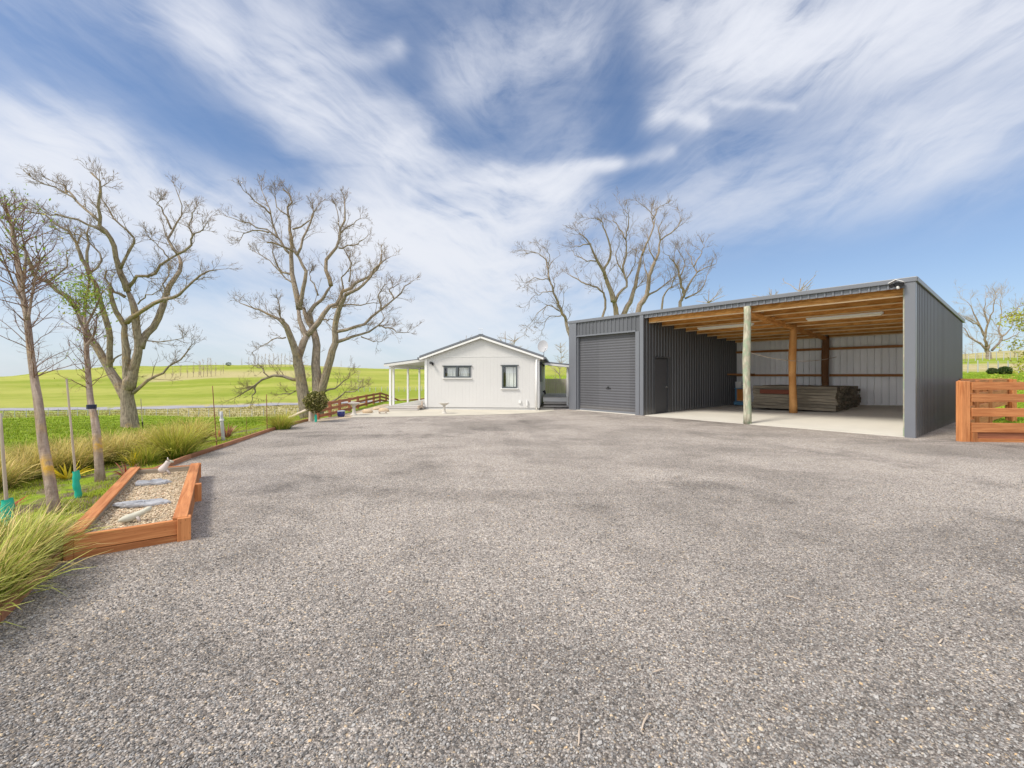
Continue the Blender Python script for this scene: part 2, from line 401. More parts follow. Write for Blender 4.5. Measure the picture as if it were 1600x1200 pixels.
def mat_gravel():
    m, n, b = principled('grey_gravel')
    co = n.node('ShaderNodeTexCoord').outputs['Object']
    def layer(scale):
        v = n.node('ShaderNodeTexVoronoi'); v.inputs['Scale'].default_value = scale
        n.put(v.inputs['Vector'], n.vm('ADD', co, n.vm('MULTIPLY', n.ncol(co, scale * 0.7, 2), (0.3 / scale, 0.3 / scale, 0.0))))
        r, gg, bb = n.sep(v.outputs['Color'])
        return v.outputs['Distance'], r, gg
    d1, r1, g1 = layer(84.0)
    d2, r2, g2 = layer(150.0)
    stops = [(0.0, (0.12, 0.110, 0.102)), (0.3, (0.25, 0.235, 0.222)), (0.62, (0.38, 0.360, 0.343)), (0.9, (0.54, 0.515, 0.485)), (0.985, (0.52, 0.43, 0.31))]
    c1 = n.ramp(r1, stops); c2 = n.ramp(r2, stops)
    pick = n.m('GREATER_THAN', g1, 0.45)
    c = n.mix(pick, c2, c1)
    gap = n.mix(pick, n.comb(*[n.ss(d2, 0.30, 0.75)] * 3), n.comb(*[n.ss(d1, 0.30, 0.75)] * 3))
    gx, _, _ = n.sep(gap)
    c = n.mix(n.m('MULTIPLY', gx, 0.55), c, (0.085, 0.072, 0.062))
    # damp and dusty patches, tyre-worn areas
    p = n.noise(n.vm('MULTIPLY', co, (0.55, 1.0, 1)), 0.42, 5, 0.6, 0.5)
    q = n.noise(co, 1.6, 4, 0.65)
    s3 = n.noise(co, 9.0, 4, 0.65)
    x_, y_, z_ = n.sep(co)
    # wheel tracks curving towards the cabin and the shed
    trk = n.noise(n.comb(n.m('ADD', n.m('MULTIPLY', x_, 1.0), n.m('MULTIPLY', y_, 0.16)), n.m('MULTIPLY', y_, 0.14), 4.0), 1.1, 4, 0.55, 0.4)
    k = n.m('ADD', 0.64, n.m('ADD', n.m('MULTIPLY', n.ss(p, 0.36, 0.58), 0.34), n.m('ADD', n.m('MULTIPLY', n.ss(q, 0.25, 0.6), 0.18), n.m('MULTIPLY', s3, 0.16))))
    k = n.m('ADD', k, n.m('MULTIPLY', n.ss(trk, 0.36, 0.60), 0.13))
    # scuffed damp patches, then vignette darkening painted into the colour near the camera
    sc1 = n.noise(n.vm('MULTIPLY', co, (1.0, 1.0, 1)), 0.55, 7, 0.66, 0.5)
    k = n.m('MULTIPLY', k, n.m('SUBTRACT', 1.0, n.m('MULTIPLY', n.ss(sc1, 0.51, 0.70), 0.40)))
    near_shade = n.m('SUBTRACT', 1.0, n.ss(n.m('ADD', y_, n.m('MULTIPLY', p, 2.4)), 2.4, 5.6))
    k = n.m('MULTIPLY', k, n.m('SUBTRACT', 1.0, n.m('MULTIPLY', near_shade, 0.24)))
    c = n.mix(1.0, c, n.comb(n.m('MULTIPLY', k, 1.13), n.m('MULTIPLY', k, 1.075), n.m('MULTIPLY', k, 1.025)), 'MULTIPLY')
    n.put(b.inputs['Base Color'], c)
    b.inputs['Roughness'].default_value = 0.9
    b.inputs['Specular IOR Level'].default_value = 0.25
    hh = n.mix(pick, n.comb(*[d2] * 3), n.comb(*[d1] * 3))
    hx, _, _ = n.sep(hh)
    bump(n, b, n.m('SUBTRACT', 1.0, hx), 0.8, 0.010)
    return m
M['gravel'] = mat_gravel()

def mat_stones(name, stops, rough=0.85):
    m, n, b = principled(name)
    rnd = n.node('ShaderNodeNewGeometry').outputs['Random Per Island']
    co = n.node('ShaderNodeTexCoord').outputs['Object']
    c = n.ramp(rnd, stops)
    k = n.m('ADD', 0.75, n.m('MULTIPLY', n.noise(co, 160, 3), 0.5))
    n.put(b.inputs['Base Color'], n.mix(1.0, c, n.comb(k, k, k), 'MULTIPLY'))
    b.inputs['Roughness'].default_value = rough
    return m
M['stones'] = mat_stones('loose_stones', [(0.0, (0.08, 0.073, 0.067)), (0.3, (0.17, 0.16, 0.152)), (0.7, (0.29, 0.277, 0.265)), (0.96, (0.45, 0.43, 0.405)), (0.985, (0.56, 0.45, 0.31)), (1.0, (0.58, 0.40, 0.22))])
M['peagravel'] = mat_stones('tan_pea_stones', [(0.0, (0.36, 0.26, 0.16)), (0.4, (0.58, 0.47, 0.32)), (0.8, (0.74, 0.63, 0.47)), (1.0, (0.58, 0.38, 0.24))])

def mat_terrain():
    m, n, b = principled('pasture')
    co = n.node('ShaderNodeTexCoord').outputs['Object']
    zone = n.node('ShaderNodeAttribute', attribute_name='zone').outputs['Color']
    tan, far, soil = n.sep(zone)
    a = n.noise(n.vm('MULTIPLY', co, (1, 0.6, 1)), 0.5, 6, 0.65)
    f = n.noise(co, 7.0, 5, 0.7)
    hb = n.noise(n.vm('MULTIPLY', co, (0.4, 1.0, 1)), 0.028, 5, 0.6)
    near = n.mix(n.ss(a, 0.3, 0.7), (0.15, 0.23, 0.014), (0.27, 0.36, 0.03))
    near = n.mix(n.m('MULTIPLY', n.ss(f, 0.45, 0.75), 0.6), near, (0.30, 0.34, 0.03))
    farc = n.mix(n.ss(hb, 0.40, 0.60), (0.24, 0.288, 0.034), (0.37, 0.372, 0.085))
    fine = n.noise(n.vm('MULTIPLY', co, (0.5, 1.0, 1)), 0.35, 5, 0.7)
    farc = n.mix(n.m('MULTIPLY', n.ss(fine, 0.4, 0.75), 0.35), farc, (0.17, 0.235, 0.028))
    c = n.mix(far, near, farc)
    tc_ = n.mix(n.ss(f, 0.3, 0.7), (0.38, 0.31, 0.16), (0.52, 0.44, 0.25))
    c = n.mix(n.m('MULTIPLY', tan, n.m('ADD', 0.55, n.m('MULTIPLY', a, 0.8)), clamp=True), c, tc_)
    so = n.mix(n.ss(f, 0.3, 0.7), (0.09, 0.065, 0.045), (0.24, 0.185, 0.125))
    c = n.mix(n.m('MULTIPLY', soil, n.ss(n.noise(n.vm('MULTIPLY', co, (1, 1, 1)), 1.5, 5, 0.65, 0.4), 0.42, 0.58)), c, so)
    n.put(b.inputs['Base Color'], c)
    b.inputs['Roughness'].default_value = 0.95
    b.inputs['Specular IOR Level'].default_value = 0.1
    bump(n, b, n.m('ADD', f, n.m('MULTIPLY', a, 1.5)), 0.7, 0.12)
    return m
M['pasture'] = mat_terrain()

# ---------------------------------------------------------------- mesh builder
def rotz(a):
    c, s = math.cos(a), math.sin(a)
    return np.array([[c, -s, 0], [s, c, 0], [0, 0, 1.0]])

class MB:
    def __init__(s):
        s.V = []; s.F = {}; s.nv = 0
        s.batch = {}
    def add(s, v, f, uv=None, mi=0):
        v = np.asarray(v, float).reshape(-1, 3); f = np.asarray(f, int)
        if uv is None:
            uv = v[f][:, :, :2]
        s.V.append(v)
        s.F.setdefault(f.shape[1], []).append((f + s.nv, np.asarray(uv, float), mi))
        s.nv += len(v)
        return s
    def box(s, c, size, Rm=None, mi=0):
        hx, hy, hz = [q / 2 for q in size]
        v = np.array([[x, y, z] for x in (-hx, hx) for y in (-hy, hy) for z in (-hz, hz)])
        f = np.array([[0, 1, 3, 2], [4, 6, 7, 5], [0, 4, 5, 1], [2, 3, 7, 6], [0, 2, 6, 4], [1, 5, 7, 3]])
        L = int(np.argmax(size)); o = [i for i in range(3) if i != L]
        uv = np.stack([v[f][:, :, L], v[f][:, :, o[0]] + 1.37 * v[f][:, :, o[1]]], -1)
        if Rm is not None:
            v = v @ np.asarray(Rm).T
        return s.add(v + np.asarray(c, float), f, uv, mi)
    def beam(s, p0, p1, w, h, mi=0, up=(0, 0, 1)):
        p0 = np.asarray(p0, float); p1 = np.asarray(p1, float)
        x = p1 - p0; L = np.linalg.norm(x); x = x / L
        y = np.cross(up, x); y /= np.linalg.norm(y)
        z = np.cross(x, y)
        return s.box((p0 + p1) / 2, (L, w, h), np.stack([x, y, z], 1), mi)
    def tube(s, pts, radii, sides=8, cap=True, mi=0):
        pts = np.asarray(pts, float); n = len(pts)
        r = np.broadcast_to(np.asarray(radii, float), (n,))
        s._tubes(pts[None], r[None], sides, mi, cap)
        return s
    def qtube(s, pts, radii, sides=3):
        k = (len(pts), sides)
        s.batch.setdefault(k, []).append((pts, radii))
    def flush(s):
        for (n, sides), L in s.batch.items():
            s._tubes(np.array([a for a, _ in L]), np.array([b for _, b in L]), sides, 0, False)
        s.batch = {}
    def _tubes(s, P, Rr, sides, mi, cap):
        m, n, _ = P.shape
        T = np.gradient(P, axis=1)
        T /= np.linalg.norm(T, axis=2, keepdims=True) + 1e-9
        ref = np.zeros((m, 1, 3)); ax = np.argmin(np.abs(T.mean(1)), axis=1)
        ref[np.arange(m), 0, ax] = 1
        N = ref - (ref * T).sum(2, keepdims=True) * T
        N /= np.linalg.norm(N, axis=2, keepdims=True) + 1e-9
        B = np.cross(T, N)
        an = np.arange(sides) / sides * 2 * np.pi
        V = P[:, :, None] + Rr[:, :, None, None] * (np.cos(an)[None, None, :, None] * N[:, :, None] + np.sin(an)[None, None, :, None] * B[:, :, None])
        i = np.arange(n - 1)[:, None] * sides; j = np.arange(sides)[None]; k = (j + 1) % sides
        f = np.stack([i + j, i + k, i + sides + k, i + sides + j], -1).reshape(-1, 4)
        cum = np.concatenate([np.zeros((m, 1)), np.cumsum(np.linalg.norm(np.diff(P, axis=1), axis=2), 1)], 1)
        fi = np.repeat(np.arange(n - 1), sides); fj = np.tile(np.arange(sides), n - 1)
        circ = 2 * np.pi * Rr.mean(1)
        uu = np.stack([cum[:, fi], cum[:, fi], cum[:, fi + 1], cum[:, fi + 1]], -1)
        vv = np.stack([fj, fj + 1, fj + 1, fj], -1)[None] / sides * circ[:, None, None]
        uv = np.stack([uu, np.broadcast_to(vv, uu.shape)], -1).reshape(-1, 4, 2)
        ff = (f[None] + (np.arange(m) * n * sides)[:, None, None]).reshape(-1, 4)
        base = s.nv
        s.add(V.reshape(-1, 3), ff, uv, mi)
        if cap:
            for q in range(m):
                for row in (0, n - 1):
                    idx = base + q * n * sides + row * sides + np.arange(sides)
                    if row == 0: idx = idx[::-1]
                    s.F.setdefault(sides, []).append((idx[None], np.zeros((1, sides, 2)), mi))
    def lathe(s, prof, c=(0, 0, 0), sides=20, mi=0):
        prof = np.asarray(prof, float); n = len(prof)
        an = np.arange(sides) / sides * 2 * np.pi
        V = np.stack([prof[:, 0, None] * np.cos(an), prof[:, 0, None] * np.sin(an), np.repeat(prof[:, 1, None], sides, 1)], -1).reshape(-1, 3)
        i = np.arange(n - 1)[:, None] * sides; j = np.arange(sides)[None]; k = (j + 1) % sides
        f = np.stack([i + j, i + k, i + sides + k, i + sides + j], -1).reshape(-1, 4)
        return s.add(V + np.asarray(c, float), f, None, mi)
    def prism(s, poly, z0, z1, mi=0):
        p = np.asarray(poly, float); n = len(p)
        z0 = np.broadcast_to(z0, (n,)); z1 = np.broadcast_to(z1, (n,))
        V = np.concatenate([np.c_[p, z0], np.c_[p, z1]])
        i = np.arange(n); k = (i + 1) % n
        s.add(V, np.stack([i, k, k + n, i + n], 1), None, mi)
        b = s.nv - 2 * n
        for idx in (np.arange(n)[::-1] + b, np.arange(n) + n + b):
            s.F.setdefault(n, []).append((idx[None], V[idx - b][None, :, :2], mi))
        return s
    def strips(s, P, Wd, Nn):                # blades: P[m,n,3] centre lines, Wd[m,n] half widths, Nn[m,3] side vectors
        m, n, _ = P.shape
        V = np.stack([P - Wd[:, :, None] * Nn[:, None], P + Wd[:, :, None] * Nn[:, None]], 2).reshape(-1, 3)
        i = np.arange(n - 1) * 2
        f = np.stack([i, i + 1, i + 3, i + 2], 1)
        ff = (f[None] + (np.arange(m) * n * 2)[:, None, None]).reshape(-1, 4)
        t = np.arange(n) / (n - 1)
        uu = np.stack([t[:-1], t[:-1], t[1:], t[1:]], 1); vv = np.broadcast_to(np.array([0, 1, 1, 0.0]), uu.shape)
        uv = np.broadcast_to(np.stack([uu, vv], -1)[None], (m, n - 1, 4, 2)).reshape(-1, 4, 2)
        return s.add(V, ff, uv)
    def build(s, name, mats, parent=None, smooth=False, bevel=0.0):
        s.flush()
        if not isinstance(mats, (list, tuple)):
            mats = [mats]
        me = bpy.data.meshes.new(name)
        V = np.concatenate(s.V)
        me.vertices.add(len(V)); me.vertices.foreach_set('co', V.ravel())
        loops, tot, uvs, mi = [], [], [], []
        for k, L in s.F.items():
            for f, uv, q in L:
                loops.append(f.ravel()); tot.append(np.full(len(f), k)); uvs.append(uv.reshape(-1, 2)); mi.append(np.full(len(f), q))
        loops = np.concatenate(loops); tot = np.concatenate(tot); uvs = np.concatenate(uvs); mi = np.concatenate(mi)
        me.loops.add(len(loops)); me.loops.foreach_set('vertex_index', loops.astype(np.int32))
        me.polygons.add(len(tot))
        me.polygons.foreach_set('loop_start', (np.cumsum(tot) - tot).astype(np.int32))
        me.polygons.foreach_set('loop_total', tot.astype(np.int32))
        me.polygons.foreach_set('material_index', mi.astype(np.int32))
        me.polygons.foreach_set('use_smooth', np.full(len(tot), smooth))
        ul = me.uv_layers.new(name='UVMap')
        ul.data.foreach_set('uv', uvs.ravel())
        for m in mats:
            me.materials.append(m)
        me.update(calc_edges=True); me.validate()
        o = bpy.data.objects.new(name, me)
        C.objects.link(o)
        if parent is not None:
            o.parent = parent
        if bevel:
            b = o.modifiers.new('bevel', 'BEVEL'); b.width = bevel; b.segments = 2; b.limit_method = 'ANGLE'
        return o

def tag(o, label, cat, group=None):
    o['label'] = label; o['category'] = cat
    if group: o['group'] = group
    return o
def structure(o):
    o['kind'] = 'structure'; return o
def stuff(o, label, cat):
    o['kind'] = 'stuff'; o['label'] = label; o['category'] = cat; return o
def thing(name, label, cat, loc=(0, 0, 0), rz=0.0, group=None):
    o = bpy.data.objects.new(name, None)
    C.objects.link(o)
    o.empty_display_size = 0.2
    o.location = loc; o.rotation_euler = (0, 0, rz)
    return tag(o, label, cat, group)

# ---------------------------------------------------------------- terrain
KERB = [(-2.9, -14), (-3.0, 1.5), (-3.1, 2.7), (-3.72, 3.72), (-4.7, 5.4), (-5.45, 6.8), (-5.75, 8.0), (-5.95, 9.2), (-6.4, 11.8), (-6.6, 14.0), (-6.62, 14.9)]
PAD = KERB + [(-6.3, 17.5), (-6.6, 23), (-6.8, 26), (4, 28), (16.5, 17), (16.2, 15.4), (11.0, 10.6), (34, 9.2), (34, -14)]
PADN = np.array(PAD, float)
def pad_dist(x, y):
    x = np.asarray(x, float); y = np.asarray(y, float)
    A = PADN; B = np.roll(PADN, -1, 0)
    dmin = np.full(x.shape, 1e9); inside = np.zeros(x.shape, bool)
    for (ax, ay), (bx, by) in zip(A, B):
        ux, uy = bx - ax, by - ay
        t = np.clip(((x - ax) * ux + (y - ay) * uy) / (ux * ux + uy * uy), 0, 1)
        dmin = np.minimum(dmin, np.hypot(x - ax - t * ux, y - ay - t * uy))
        cr = ((ay > y) != (by > y))
        xi = ax + (y - ay) * ux / (uy if abs(uy) > 1e-9 else 1e-9)
        inside ^= cr & (x < xi)
    return np.where(inside, 0, dmin)
DN = np.array([0, 10, 18, 28, 36, 50, 60, 70, 80, 95, 120, 180, 300, 340, 460.])
def lz(road, fen, bnd, sk, z18, z28, z36, z50):
    zr = H - (road - HOR) * 75 / F
    zb = H - (bnd - HOR) * 180 / F; zs = H - (sk - HOR) * 300 / F
    return [0, -.35, z18, z28, z36, z50, H - (fen - HOR) * 60 / F, zr, zr, zr + .1, zr + (zb - zr) * .22, zb, zs, zs - .5, zs - 14]
COLS = {
    -1500: lz(646, 656, 606, 596, -.9, -1.7, -2.5, -3.6),
    -500: lz(644, 656, 604, 592, -.9, -1.7, -2.5, -3.6),
    0: lz(640, 653, 600, 588, -.9, -1.7, -2.5, -3.6),
    110: lz(639, 650, 598, 578, -.9, -1.7, -2.5, -3.5),
    200: lz(638, 648, 596, 573, -.9, -1.7, -2.5, -3.4),
    340: lz(635.5, 651, 591, 570, -.85, -1.5, -2.4, -3.5),
    450: lz(632, 650, 590, 571, -.7, -1.3, -2.1, -3.2),
    600: lz(628, 645, 592, 576, -.4, -.8, -1.4, -2.4),
    760: lz(620, 630, 590, 575, -.1, -.2, -.5, -1.2),
    860: [0, 0, 0, 0, 0, 0, .2, .8, 1.4, 2.4, 3.8, 5, 7, 6, 0],
    1300: [0, 0, 0, 0, .2, .6, 1, 1.6, 2.2, 3, 4, 6, 8, 8, 0],
    1480: [0, 0, .50, 1.20, 1.62, 3.1, 3.6, 4.0, 4.4, 5.2, 7, 9, 12, 12, 0],
    1600: [0, 0, .55, 1.28, 1.66, 3.3, 3.8, 4.3, 4.8, 5.7, 8, 11, 15, 15, 0],
    2600: [0, 0, .5, 1.2, 1.7, 3.0, 3.4, 3.8, 4.2, 5, 7, 10, 13, 13, 0],
}
CPX = np.array(sorted(COLS)); CZ = np.array([COLS[k] for k in CPX])
def terrain(x, y):
    x = np.asarray(x, float); y = np.asarray(y, float)
    D = np.maximum(y, 0.5 * np.hypot(x, y))
    px = np.clip(800 + F * x / np.maximum(D, 0.5), -1490, 2590)
    i = np.clip(np.searchsorted(CPX, px) - 1, 0, len(CPX) - 2)
    t = (px - CPX[i]) / (CPX[i + 1] - CPX[i]); t = t * t * (3 - 2 * t)
    j = np.clip(np.searchsorted(DN, D) - 1, 0, len(DN) - 2)
    q = np.clip((D - DN[j]) / (DN[j + 1] - DN[j]), 0, 1)
    # Catmull-Rom along the distance
    def row(c, jj): return CZ[c, np.clip(jj, 0, len(DN) - 1)]
    def cr(c):
        p0, p1, p2, p3 = row(c, j), row(c, j), row(c, j + 1), row(c, j + 1)
        m1 = (row(c, j + 1) - row(c, j - 1)) / (DN[np.clip(j + 1, 0, 14)] - DN[np.clip(j - 1, 0, 14)]) * (DN[j + 1] - DN[j])
        m2 = (row(c, j + 2) - row(c, j)) / (DN[np.clip(j + 2, 0, 14)] - DN[j]) * (DN[j + 1] - DN[j])
        return (2 * q**3 - 3 * q**2 + 1) * p1 + (q**3 - 2 * q**2 + q) * m1 + (-2 * q**3 + 3 * q**2) * p2 + (q**3 - q**2) * m2
    z = cr(i) * (1 - t) + cr(i + 1) * t
    d = pad_dist(x, y)
    s = np.clip(d / 4.5, 0, 1); s = s * s * (3 - 2 * s)
    und = 0.05 * np.sin(x * 0.9 + 1.3 * np.sin(y * .5)) * np.sin(y * .7 + x * .21) + .03 * np.sin(x * 2.3 + y * 1.1)
    und = und * np.clip((d - 1) / 4, 0, 1) + np.clip((D - 100) / 60, 0, 1) * (0.35 * np.sin(x * .05 + y * .03) + .25 * np.sin(x * .11 - y * .06))
    return z * s + und
def tz(x, y):
    return float(terrain(np.array([x]), np.array([y]))[0])
_DS = np.concatenate([np.linspace(1.2, 40, 2500), np.linspace(40.1, 330, 2500)])
def T(px, py):                              # the spot on the ground seen in a given direction
    k = (px - 800) / F
    dif = terrain(k * _DS, _DS) - (H - (py - HOR) / F * _DS)
    hit = np.argmax(dif > 0)
    D = _DS[hit] if dif.max() > 0 else 300
    return np.array([k * D, D, tz(k * D, D)])
def A(px, py, D):                           # a point at distance D in a given direction
    return np.array([(px - 800) / F * D, D, H - (py - HOR) / F * D])

def mesh_terrain():
    fr = np.linspace(-62, 62, 520); bk = np.linspace(62, 298, 60)[1:-1]
    th = np.radians(np.concatenate([fr, bk]))
    r = np.concatenate([[0.0], np.geomspace(0.6, 470, 260)])
    X = r[:, None] * np.sin(th)[None]; Y = r[:, None] * np.cos(th)[None]
    Z = terrain(X, Y)
    n, m = X.shape
    V = np.stack([X, Y, Z], -1).reshape(-1, 3)
    i = np.arange(n - 1)[:, None] * m; j = np.arange(m)[None]; k = (j + 1) % m
    f = np.stack([i + j, i + m + j, i + m + k, i + k], -1).reshape(-1, 4)
    b = MB(); b.add(V, f)
    o = b.build('ground', M['pasture'], None, True)
    D = np.maximum(Y, .5 * np.hypot(X, Y)); px = 800 + F * X / np.maximum(D, .5)
    d = pad_dist(X, Y)
    def st(v, a, b_): 
        q = np.clip((v - a) / (b_ - a), 0, 1); return q * q * (3 - 2 * q)
    left = st(-px, -700, -620)
    right = st(px, 1350, 1450)
    tan = left * st(D, 58.5, 60.5) * (1 - st(D, 79, 84)) * (.25 + .65 * st(px, 120, 300))
    tan = np.maximum(tan, right * st(D, 36.5, 39) * (1 - st(D, 43, 46)) * .95)
    tan = np.maximum(tan, right * st(D, 52, 70) * .8)
    tan = np.maximum(tan, left * st(D, 178, 184) * (1 - st(D, 215, 240)) * st(-px, -520, -430) * st(px, 200, 250) * .8)
    tan = np.maximum(tan, left * st(D, 250, 270) * (1 - st(D, 297, 300)) * st(px, 390, 420) * (1 - st(px, 520, 560)) * .4)
    far = np.maximum(st(D, 76, 84) * (1 - right), right * 0 + st(D, 34, 60) * .5 * right)
    soil = (1 - st(d, 2.6, 4.5)) * left * st(d, 0, .05) * (1 - st(D, 16, 22))
    col = np.stack([tan, far, soil, np.ones_like(tan)], -1).reshape(-1, 4)
    at = o.data.color_attributes.new('zone', 'FLOAT_COLOR', 'POINT')
    at.data.foreach_set('color', col.ravel())
    return structure(o)
mesh_terrain()

def flat(name, poly, z, mat, nsub=0):
    b = MB()
    p = np.asarray(poly, float)
    b.add(np.c_[p, np.full(len(p), z)], np.arange(len(p))[None])
    return structure(b.build(name, mat))
YARD = [(-14, -14)] and [(x + (.0), y) for x, y in KERB] + [(-6.3, 16.2), (-6.1, 22), (3.4, 24), (13, 19), (16.1, 15.6), (10.95, 10.35), (34, 9.0), (34, -14)]
# gravel as a fine sheet with a slightly uneven surface
def mesh_yard():
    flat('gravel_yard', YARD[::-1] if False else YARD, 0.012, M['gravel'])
mesh_yard()

# ---------------------------------------------------------------- shed
X0, Y0, YAW, W, DP, HF, HB, B1, B2 = 2.50, 19.38, 0.897, 11.23, 7.24, 3.72, 3.27, 3.77, 7.40
cA, sA = math.cos(YAW), math.sin(YAW)
def Uf(px):                                 # along the shed front, metres from its left corner
    k = (px - 800) / F
    return (k * Y0 - X0) / (cA + k * sA)
def Vp(px, u=B1):                           # back along a line at u
    k = (px - 800) / F
    x, y = X0 + u * cA, Y0 - u * sA
    return (x - k * y) / (k * cA - sA)
def roofz(v): return HF + (HB - HF) * v / DP
SLAB = lambda u, v: 0.03 + (v / DP) * (0.11 + 0.33 * max(0, (u - B1) / (W - B1)))

def corr(b, p0, du, nrm, L, zb, zt0, zt1, openings=(), pitch=0.19, hgt=0.028, flatp=0.62, mi=0, gable=None, phase=0.0):
    """A ribbed sheet: starts at p0, runs along du for L, stands from zb to zt0..zt1, ribs along nrm."""
    pr = [(0, 0)]
    q = -phase
    while q < L:
        for a, hh in ((pitch * flatp, 0), (pitch * (flatp + .09), hgt), (pitch * .91, hgt), (pitch, 0)):
            pr.append((q + a, hh))
        q += pitch
    us = sorted(set([a for a, _ in pr if 0 <= a <= L] + [0.0, L] + [x for o in openings for x in o[:2]]))
    us = np.array(us)
    hh = np.interp(us, [a for a, _ in pr], [x for _, x in pr])
    p0 = np.asarray(p0, float); du = np.asarray(du, float); nrm = np.asarray(nrm, float)
    def top(u):
        return gable(u) if gable else zt0 + (zt1 - zt0) * u / L
    for a, c, ha, hc in zip(us[:-1], us[1:], hh[:-1], hh[1:]):
        if c - a < 1e-5: continue
        mid = (a + c) / 2
        spans = [(zb, None)]
        for (o0, o1, z0, z1) in openings:
            if o0 <= mid <= o1:
                spans = [(zb, z0), (z1, None)] if z0 > zb else [(z1, None)]
        for s0, s1 in spans:
            pa = p0 + du * a + nrm * ha; pc = p0 + du * c + nrm * hc
            za, zc = (top(a), top(c)) if s1 is None else (s1, s1)
            v = [[*pa[:2], s0], [*pc[:2], s0], [*pc[:2], zc], [*pa[:2], za]]
            b.add(v, [[0, 1, 2, 3]], [[[a, s0], [c, s0], [c, zc], [a, za]]], mi)
    return b

shed = thing('farm_shed', 'large dark grey ribbed steel shed with roller door and two open bays', 'shed', (X0, Y0, 0), -YAW)
ex, ey = (1, 0, 0), (0, 1, 0)
nx, ny = (-1, 0, 0), (0, -1, 0)
uo0, uo1 = Uf(901.5), Uf(993.5)
ZO = 3.12
b = MB()
corr(b, (0, 0, 0), ex, ny, B1, 0, HF, HF, [(uo0, uo1, 0, ZO)])
b.build('front_wall', M['metal'], shed)
b = MB()                                    # smooth flashings round the roller door
b.box((uo0 / 2, -.02, HF / 2), (uo0, .07, HF)); b.box(((uo1 + .02 + B1) / 2 + .09, -.02, HF / 2), (B1 - uo1 - .22, .072, HF))
b.box((uo1 + .09, -.02, ZO / 2), (.17, .05, ZO)); b.box(((uo0 + uo1) / 2, .0, ZO + .02), (uo1 - uo0, .08, .06))
b.box((uo0 + .03, .10, ZO / 2), (.06, .18, ZO)); b.box((uo1 - .01, .10, ZO / 2), (.05, .18, ZO))
b.build('door_flashing', M['metal_trim'], shed, bevel=.006)
# roller door
b = MB()
zz = np.arange(0.06, ZO + .1, 0.012)
prof = 0.016 * np.abs(np.sin(zz / 0.105 * np.pi)) ** 0.6
n = len(zz)
V = np.concatenate([np.c_[np.full(n, uo0 + .04), .13 - prof, zz], np.c_[np.full(n, uo1 - .02), .13 - prof, zz]])
i = np.arange(n - 1)
b.add(V, np.stack([i, i + n, i + n + 1, i + 1], 1))
rd = b.build('roller_door', M['roller'], shed, True)
b = MB(); b.box(((uo0 + uo1) / 2 + .1, .095, .98), (.22, .03, .03)); b.box(((uo0 + uo1) / 2 + .1, .10, 1.01), (.06, .04, .06))
b.build('handle', M['black'], rd)
b = MB(); b.box(((uo0 + uo1) / 2, .12, .05), (uo1 - uo0 - .05, .04, .09))
b.build('bottom_rail', M['metal_trim'], rd)
# left outer wall, right outer wall, back wall
b = MB(); corr(b, (0, DP, 0), ny, nx, DP, 0, HB, HF); b.build('left_wall', M['metal'], shed)
b = MB(); corr(b, (W, 0, 0), ey, ex, DP, 0, HF, HB, hgt=.036, flatp=.5); b.build('right_wall', M['metal'], shed)
b = MB(); corr(b, (W, DP, 0), nx, ey, W, 0, HB, HB); b.build('back_wall', M['metal'], shed)
# galvanised inside faces of the two open bays
b = MB(); corr(b, (B1, DP - .06, 0), ex, ny, W - B1, 0, HB - .03, HB - .03, pitch=.215, hgt=.04, flatp=.74)
corr(b, (W - .05, DP, 0), ny, nx, DP - .1, 0, HB, HF - .05, pitch=.215, hgt=.02)
b.build('inner_lining', M['lining'], shed)
# dark partition with the side door
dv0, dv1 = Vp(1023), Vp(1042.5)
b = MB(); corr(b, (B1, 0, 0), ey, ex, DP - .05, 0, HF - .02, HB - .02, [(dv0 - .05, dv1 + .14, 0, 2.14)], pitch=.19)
b.build('partition_wall', M['metal_shaded'], shed)
b = MB()
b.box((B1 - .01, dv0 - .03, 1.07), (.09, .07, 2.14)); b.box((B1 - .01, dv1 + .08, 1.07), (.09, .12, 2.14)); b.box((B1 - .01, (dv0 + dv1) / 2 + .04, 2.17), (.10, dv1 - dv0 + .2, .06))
b.build('door_frame', M['metal_shaded'], shed, bevel=.005)
b = MB(); b.box((B1 - .035, (dv0 + dv1) / 2, 1.08), (.04, dv1 - dv0, 2.08))
sd = b.build('side_door', M['door'], shed, bevel=.004)
b = MB(); b.box((B1 + .015, dv1 - .07, 1.04), (.06, .05, .05)); b.box((B1 + .035, dv1 - .11, 1.04), (.02, .12, .025))
b.build('handle', M['chrome'], sd, bevel=.004)
# corner flashing, fascia, roof
uj = Uf(1414)
b = MB(); b.box(((uj + W) / 2 + .02, -.015, HF / 2), (W - uj + .045, .075, HF)); b.box((W + .036, .045, HF / 2), (.012, .12, HF))
b.build('corner_flashing', M['metal_trim'], shed, bevel=.006)
b = MB(); b.box((uj - .022, .06, 1.8), (.035, .10, 3.55)); b.build('corner_post', M['mossy'], shed, bevel=.008)
b = MB(); corr(b, (B1, 0, 0), ex, ny, uj - B1, 3.585, HF, HF); b.build('fascia', M['metal_trim'], shed)
b = MB()
b.box((W / 2, -.048, HF + .045), (W + .14, .05, .115)); b.beam((W + .055, -.02, HF + .045), (W + .055, DP + .1, HB + .045), .05, .115)
b.build('roof_flashing', M['metal_trim'], shed, bevel=.01)
b = MB()
V = []
for u in (-.04, W + .02):
    for v in (-.03, DP + .12):
        for t in (.012, .055):
            V.append((u, v, roofz(v) + t))
b.add(V, [[0, 2, 6, 4], [1, 5, 7, 3], [0, 4, 5, 1], [2, 3, 7, 6], [0, 1, 3, 2], [4, 6, 7, 5]])
b.build('roof', M['roof'], shed)
b = MB()                                    # underside paper between the purlins
